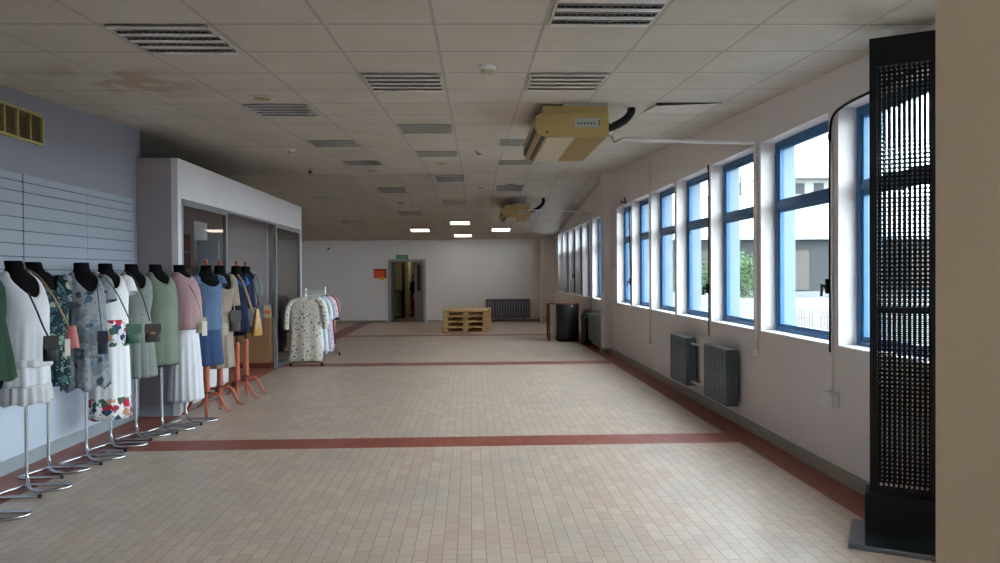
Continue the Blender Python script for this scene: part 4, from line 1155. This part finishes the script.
# ---- bags; positions are points in the hall in front of the forms
cam_i = cam.matrix_world.to_3x3()
def at(px, py, Y):
    d = cam_i @ Vector(((px - 500) / 743, (281.5 - py) / 743, -1)); d *= Y * .98 / d.y
    return Vector((d.x, d.y, d.z + H))
def bag(name, lab, p, wd, hgt, dep, mat, straps, strap_mat, rz, taper=.85, flap=True, tagc=None, sr=.006, clasp=None):
    """p = centre of the bag's bottom; body is a soft tapered pouch"""
    t_ = thing(name, lab, 'bag', tuple(p), 'shoulder bags hung on the dress forms', (0, 0, rz))
    R = []
    for q in range(9):
        k = q / 8; wq = wd / 2 * (1 - (1 - taper) * k) * (.9 + .1 * math.sin(PI * min(k * 2, 1) / 2)); dq = dep / 2 * (1 - .55 * k ** 2) * (.75 + .25 * min(k * 5, 1)); n = 20
        ring = []
        for j in range(n):
            c_, s_ = math.cos(2 * PI * j / n), math.sin(2 * PI * j / n)
            ring.append((wq * math.copysign(abs(c_) ** .5, c_), dq * math.copysign(abs(s_) ** .6, s_), hgt * k))
        R.append(ring)
    MB().rings(R).build('bag_body', mat, t_, True, local=True)
    if flap:
        m_ = MB(); m_.prism([(-wd * .47, hgt * 1.0), (-wd * .49, hgt * .55), (-wd * .3, hgt * .42), (wd * .3, hgt * .42), (wd * .49, hgt * .55), (wd * .47, hgt * 1.0)], 1, -dep * .56, -dep * .46)
        m_.build('flap', mat, t_, local=True, bevel=.003)
    if clasp:
        MB().box(-.018, .018, -dep * .62, -dep * .56, hgt * .44, hgt * .54).build('clasp', clasp, t_, local=True, bevel=.002)
    inv = Matrix.Rotation(-rz, 4, 'Z')
    m_ = MB(); m_.tube([inv @ (v - Vector(p)) for v in curve_pts(straps, 6)], sr, 6); m_.build('strap', strap_mat, t_, True, local=True)
    if tagc is not None:
        tp, tw, tl = tagc
        tp = inv @ (Vector(tp) - Vector(p))
        m_ = MB(); m_.box(tp.x - tw / 2, tp.x + tw / 2, tp.y - .003, tp.y, tp.z - tl, tp.z); m_.build('price_tag', M['tag'], t_, local=True)
    return t_
M['tag'] = plain('pale_card_tag', (226, 220, 210), .7, 0, .02)
M['l_black'] = plain('black_leather', (13, 13, 14), .45, 0, .1, 12)
M['l_pink'] = plain('salmon_pink_leather', (182, 106, 102), .5, 0, .06, 12)
M['l_navy'] = plain('navy_leather', (32, 36, 58), .5, 0, .1, 12)
M['l_green'] = plain('bottle_green_leather', (30, 78, 60), .4, 0, .1, 12)
M['l_brown'] = plain('dark_brown_leather', (62, 52, 48), .5, 0, .1, 12)
M['l_beige'] = plain('beige_leather', (176, 162, 146), .5, 0, .06, 12)
M['l_tan'] = plain('tan_leather', (168, 132, 96), .5, 0, .08, 12)
M['l_mustard'] = plain('mustard_leather', (150, 106, 26), .4, 0, .1, 12)
M['l_olive'] = plain('olive_strap', (96, 108, 76), .6, 0, .08, 12)
M['brass'] = plain('brass', (212, 170, 90), .3, .9, .05)
Y = 5.22
bag('shoulder_bag', 'black cross body bag at the hip of the white lace dress', at(50.5, 361, Y), .095, .17, .06, M['l_black'], [at(28, 292, Y + .02), at(36, 309, Y - .02), at(43, 326, Y - .05), at(50, 340, Y)], M['l_black'], D(38))
Y = 5.62
bag('shoulder_bag', 'salmon pink bag with a white price tag beside the dark flowered dress', at(72, 348, Y), .105, .16, .07, M['l_pink'], [at(24, 268, Y + .15), at(38, 276, Y), at(52, 294, Y - .06), at(61, 311, Y - .06), at(69, 327, Y)], M['l_tan'], D(30), .5, flap=False, tagc=(at(67.5, 339, Y - .07), .034, .12))
Y = 6.35
bag('shoulder_bag', 'narrow navy bag in front of the grey flowered dress', at(103, 354, Y), .085, .19, .05, M['l_navy'], [at(97, 285, Y + .06), at(99, 305, Y - .02), at(102, 331, Y)], M['l_navy'], D(25), .8, sr=.004)
Y = 6.62
bag('shoulder_bag', 'bottle green bag on an olive strap over the white flowered dress', at(133, 343, Y), .13, .165, .06, M['l_green'], [at(93, 272, Y + .15), at(104, 277, Y), at(115, 290, Y - .06), at(124, 307, Y - .06), at(131, 323, Y)], M['l_olive'], D(35), .6)
Y = 7.1
bag('shoulder_bag', 'dark brown bag with a pale clasp between the grey green and sage dresses', at(153, 342, Y), .145, .17, .07, M['l_brown'], [at(124, 270, Y + .2), at(133, 277, Y + .05), at(142, 295, Y - .05), at(150, 321, Y), ], M['l_brown'], D(25), .8, clasp=M['brass'])
Y = 7.9
bag('shoulder_bag', 'beige bag with a cream price tag hanging behind the pink blouse', at(201, 333, Y), .10, .16, .06, M['l_beige'], [at(189, 285, Y + .1), at(195, 295, Y), at(200, 308, Y - .02), at(201, 318, Y)], M['l_beige'], D(30), .8, tagc=(at(204.5, 321, Y - .06), .05, .15))
Y = 8.62
bag('shoulder_bag', 'tiny pale grey pouch hanging at the side of the denim dress', at(223.5, 335, Y), .09, .13, .05, M['l_beige'], [at(216, 290, Y + .1), at(221, 306, Y - .02), at(223, 324, Y)], M['l_beige'], D(30), .8)
Y = 9.0
bag('shoulder_bag', 'taupe brown bag hanging in front of the beige coat dress', at(235, 331, Y), .13, .24, .07, M['l_brown'], [at(226, 280, Y + .1), at(232, 295, Y), at(235, 313, Y)], M['l_tan'], D(30), .75)
Y = 9.25
bag('shoulder_bag', 'large glossy mustard bag on a tan strap beside the dark denim jacket', at(257, 335.5, Y), .17, .32, .07, M['l_mustard'], [at(238, 275, Y + .1), at(243, 283, Y - .02), at(249, 300, Y - .05), at(253, 314, Y)], M['l_tan'], D(60), .25, flap=False, sr=.012)
Y = 9.7
bag('shoulder_bag', 'small dark grey bag hanging on the last form behind the mustard bag', at(259, 322, Y), .10, .2, .05, M['l_navy'], [at(249, 276, Y + .1), at(254, 284, Y), at(258, 300, Y - .02), at(259, 308, Y)], M['l_brown'], D(30), .8)

# ------------------------------------------------------------------ clothes rail
RX, RY0, RY1, RZ_ = -2.76, 12.55, 14.35, 1.26
rk = thing('clothes_rail', 'chrome clothes rail beside the end of the shop box', 'clothes rail', (RX, (RY0 + RY1) / 2, 0))
MB().cyl((RX, RY0, RZ_), (RX, RY1, RZ_), .014, 10).build('rail', M['chrome'], rk, True)
for yy in (RY0 + .06, RY1 - .06):
    MB().cyl((RX, yy, .06), (RX, yy, RZ_ + .05), .014, 10).build('upright', M['chrome'], rk, True)
    MB().tube([(RX - .26, yy, .05), (RX - .2, yy, .075), (RX + .2, yy, .075), (RX + .26, yy, .05)], .013, 8).build('foot', M['chrome'], rk, True)
    for sx in (-.26, .26): MB().cyl((RX + sx - .012, yy, .028), (RX + sx + .012, yy, .028), .028, 12).build('caster', M['black_plastic'], rk, True)
def hanging(mb_len, w_, mat, lab, yy, tw, sl, hem, top=1.16, cat='dress', name='hanging_dress'):
    t_ = thing(name, lab, cat, (RX, yy, RZ_), 'clothes on the chrome rail', (0, 0, tw))
    z0_ = hem - RZ_; zt = top - RZ_
    m_ = MB(); R = []; n = 32; rg = random.Random(int(yy * 1000)); ph = rg.random() * 6
    for q in range(17):
        k = q / 16; z_ = z0_ + (zt - z0_) * k
        if k > .86: hw = w_ * (.86 - (k - .86) / .14 * .52)
        elif k > .5: hw = w_ * .86
        else: hw = w_ * (.86 + .14 * (1 - k / .5))
        dp = .035 + .02 * (1 - k)
        ring = []
        for j in range(n):
            a_ = 2 * PI * j / n
            f_ = 1 + .16 * (1 - k) * math.sin(6 * a_ + ph)
            ring.append((hw * math.cos(a_), dp * f_ * math.sin(a_) + .012 * (1 - k) * math.sin(hw * math.cos(a_) * 30 + ph), z_ - (.05 * (1 - abs(math.cos(a_))) if q == 16 else 0)))
        R.append(ring)
    m_.rings(R, True, False, False)
    solid(m_.build('garment_body', mat, t_, 'all', local=True), .003)
    for sg in (1, -1):
        m_ = MB(); m_.tube(curve_pts([(sg * w_ * .62, 0, zt - .035), (sg * w_ * .95, -.01, zt - .11), (sg * w_ * 1.12, -.015, zt - .11 - sl * .5), (sg * w_ * 1.16, -.01, zt - .11 - sl)], 4), [.042 + .0006 * k for k in range(13)], 12, True)
        m_.build('sleeve', mat, t_, True, local=True)
    m_ = MB(); m_.tube(curve_pts([(-w_ * .7, 0, zt - .05), (-w_ * .3, 0, zt - .005), (0, 0, zt + .02), (w_ * .3, 0, zt - .005), (w_ * .7, 0, zt - .05)], 4), .008, 6)
    m_.tube(curve_pts([(0, 0, zt + .02), (0, 0, zt + .055), (.022, 0, .0 + .0), (.0, 0, .02), (-.02, 0, .008)], 5), .0028, 6)
    m_.build('hanger', M['white_plastic'], t_, True, local=True)
    return t_
M['g_cream'] = floral('cream_black_sprig_print', (206, 199, 186), [(40, 40, 40), (84, 78, 72), (54, 52, 50)], 17, .25, second=(84, 80, 74))
M['g_white'] = cloth('rail_white', (222, 222, 224)); M['g_stripe'] = floral('white_grey_sprig', (216, 218, 222), [(120, 126, 136), (80, 84, 94)], 20, .22)
M['g_sage'] = cloth('rail_grey_sage', (150, 164, 156)); M['g_blue'] = cloth('rail_pale_blue', (178, 196, 220)); M['g_rose'] = cloth('rail_rose', (214, 168, 180))
M['g_grey'] = cloth('rail_grey', (150, 154, 160)); M['g_navy'] = cloth('rail_navy', (44, 48, 64)); M['g_lilac'] = cloth('rail_lilac', (182, 172, 206)); M['g_salmon'] = cloth('rail_salmon', (206, 138, 130)); M['g_pinkprint'] = floral('rail_pink_print', (216, 196, 204), [(170, 90, 110), (120, 70, 90)], 22, .28)
RAIL = [('g_cream', 'cream black sprigged dress at the front of the clothes rail', .28, .09, .42), ('g_white', 'white dress directly behind the cream sprigged one on the rail', .25, .16, .34), ('g_stripe', 'white dress with grey sprigs, third on the rail', .25, .22, .36),
        ('g_sage', 'grey sage dress in the middle of the rail', .25, .20, .2), ('g_blue', 'pale blue dress behind the grey sage one on the rail', .25, .14, .3), ('g_white', 'second plain white dress, behind the pale blue one on the rail', .24, .18, .3),
        ('g_grey', 'grey dress in the rear half of the rail', .25, .2, .25), ('g_lilac', 'lilac dress in the rear half of the rail', .24, .17, .3), ('g_pinkprint', 'pink flower print dress near the rear of the rail', .25, .13, .25),
        ('g_rose', 'plain rose dress near the rear of the rail', .25, .2, .3), ('g_navy', 'navy dress second from the rear end of the rail', .24, .24, .35), ('g_salmon', 'salmon top at the rear end of the rail', .24, .45, .2)]
for k, (mk, lab, w_, hem, sl) in enumerate(RAIL):
    hanging(0, w_, M[mk], lab, RY0 + .10 + k * .135 - (.06 if k == 0 else 0), D(rnd.uniform(-7, 7) if k else 3), sl, hem)

# ------------------------------------------------------------------ outside
m = MB(); m.box(XO, 120, -30, 140, -.5, -.3)
struct(m.build('ground', M['asphalt']), 'grey yard outside the windows')
bd = thing('shed_building', 'long low dark building with a pale metal roof across the yard', 'building', (24, 55, -.3))
m = MB(); m.box(14, 44, 55, 62, -.3, 4.0); m.build('wall', M['shed_wall'], bd)
m = MB(); m.prism([(54.4, 4.0), (54.4, 4.25), (62, 8.0), (66, 8.0), (66, 4.0)], 0, 13.4, 45); m.build('roof', M['metal_roof'], bd)
for k in range(5):
    xq = 17 + k * 5.4
    m = MB(); m.box(xq, xq + 3.1, 54.9, 55.02, .2, 3.2); m.build('roller_door', M['shed_panel'], bd)
m = MB(); m.box(14, 44, 54.7, 55, -.3, .1); m.build('plinth_band', M['light_panel'], bd)
hs = thing('house', 'pale house with a grey hipped roof rising behind the metal roof', 'building', (40, 92, -.3))
m = MB(); m.box(39, 47, 90, 98, -.3, 13.0); m.build('wall', M['house_wall'], hs)
m = MB(); m.add([(38, 89, 13), (48, 89, 13), (48, 99, 13), (38, 99, 13), (41, 93, 15.0), (45, 93, 15.0), (45, 95, 15.0), (41, 95, 15.0)], [(3, 2, 1, 0), (4, 5, 6, 7), (0, 1, 5, 4), (1, 2, 6, 5), (2, 3, 7, 6), (3, 0, 4, 7)]); m.build('roof', M['house_roof'], hs)
for k in range(3):
    m = MB(); m.box(40 + k * 2.4, 41.2 + k * 2.4, 89.9, 90.02, 11.2, 12.5); m.build('window', M['shed_wall'], hs)
ax = thing('shade_block', 'low grey block added close outside to shade the far windows', 'building', (3.5, 21, -.3))  # mass added outside so the lower far windows get less sky light
m = MB(); m.box(3.09, 3.9, 17.0, 30, -.3, 2.1); m.build('wall', M['shed_wall'], ax)
m = MB(); m.box(3.06, 3.95, 16.9, 30.1, 2.1, 2.16); m.build('roof', M['metal_roof'], ax)
fn = thing('picket_fence', 'white vertical bar fence in the yard outside the windows', 'fence', (9, 30, -.3))
m = MB()
for k in range(300):
    yk = 10 + k * .16
    m.box(9.0, 9.03, yk, yk + .06, -.25, .68)
m.build('picket', M['fence'], fn)['kind'] = 'stuff'
for z_ in (.5, -.1): MB().box(9.03, 9.06, 10, 58, z_, z_ + .06).build('fence_rail', M['fence'], fn)
for k in range(17): MB().box(8.98, 9.08, 9.95 + k * 3, 10.05 + k * 3, -.3, .75).build('fence_post', M['fence'], fn)
pn = thing('banner_panel', 'dusty red panel behind the white bar fence', 'panel', (9.6, 20, -.3))
MB().box(9.55, 9.6, 17.2, 21.6, -.1, .45).build('sheet', M['fence_red'], pn)
for yk in (17.3, 19.4, 21.5): MB().box(9.6, 9.66, yk - .03, yk + .03, -.3, .5).build('stake', M['fence'], pn)
def tree(lab, x, y, h, r, mat, n, z0=.8, seed=1):
    t_ = thing('tree', lab, 'tree', (x, y, -.3), 'trees outside the windows')
    rg = random.Random(seed)
    m_ = MB(); m_.tube(curve_pts([(x, y, -.35), (x + .05, y, h * .3), (x - .05, y + .05, h * .6), (x, y, h * .85)], 4), [.13 * r / 1.5 * (1 - k / 16) for k in range(13)], 8); m_.build('trunk', M['bark'], t_, True)
    m_ = MB()
    cl_ = [(rg.uniform(-1, 1) * r * .6, rg.uniform(-1, 1) * r * .6, z0 + (h - z0) * rg.uniform(.1, .9)) for _ in range(22)]
    for _ in range(n):
        c_ = rg.choice(cl_)
        d = Vector((rg.gauss(0, 1), rg.gauss(0, 1), rg.gauss(0, 1))).normalized() * (r * .45) * rg.random() ** .4
        p = Vector((x + c_[0], y + c_[1], c_[2])) + d
        u = Vector((rg.gauss(0, 1), rg.gauss(0, 1), rg.gauss(0, .6))).normalized(); v_ = u.cross(Vector((rg.gauss(0, 1), rg.gauss(0, 1), rg.gauss(0, 1)))).normalized()
        l = .05 + .05 * r * .5 * rg.random()
        m_.add([p - u * l, p - v_ * l * .5, p + u * l, p + v_ * l * .5], [(0, 1, 2, 3)])
    m_.build('foliage', mat, t_)
tree('light green bushy tree just behind the fence, seen through the third window', 10.9, 31, 2.1, 1.6, M['leaf'], 5000, -.2, 3)
tree('green bush beside the fence seen through the fourth window', 10.2, 36, 2.3, 1.5, M['leaf2'], 4000, -.2, 4)
tree('tall pale tree rising above the metal roof', 29.6, 80, 15, 4.5, M['leaf'], 5000, 5, 5)
tree('dark tree beyond the yard seen through the far windows', 11.5, 48, 5.5, 2.2, M['leaf2'], 4000, .5, 6)
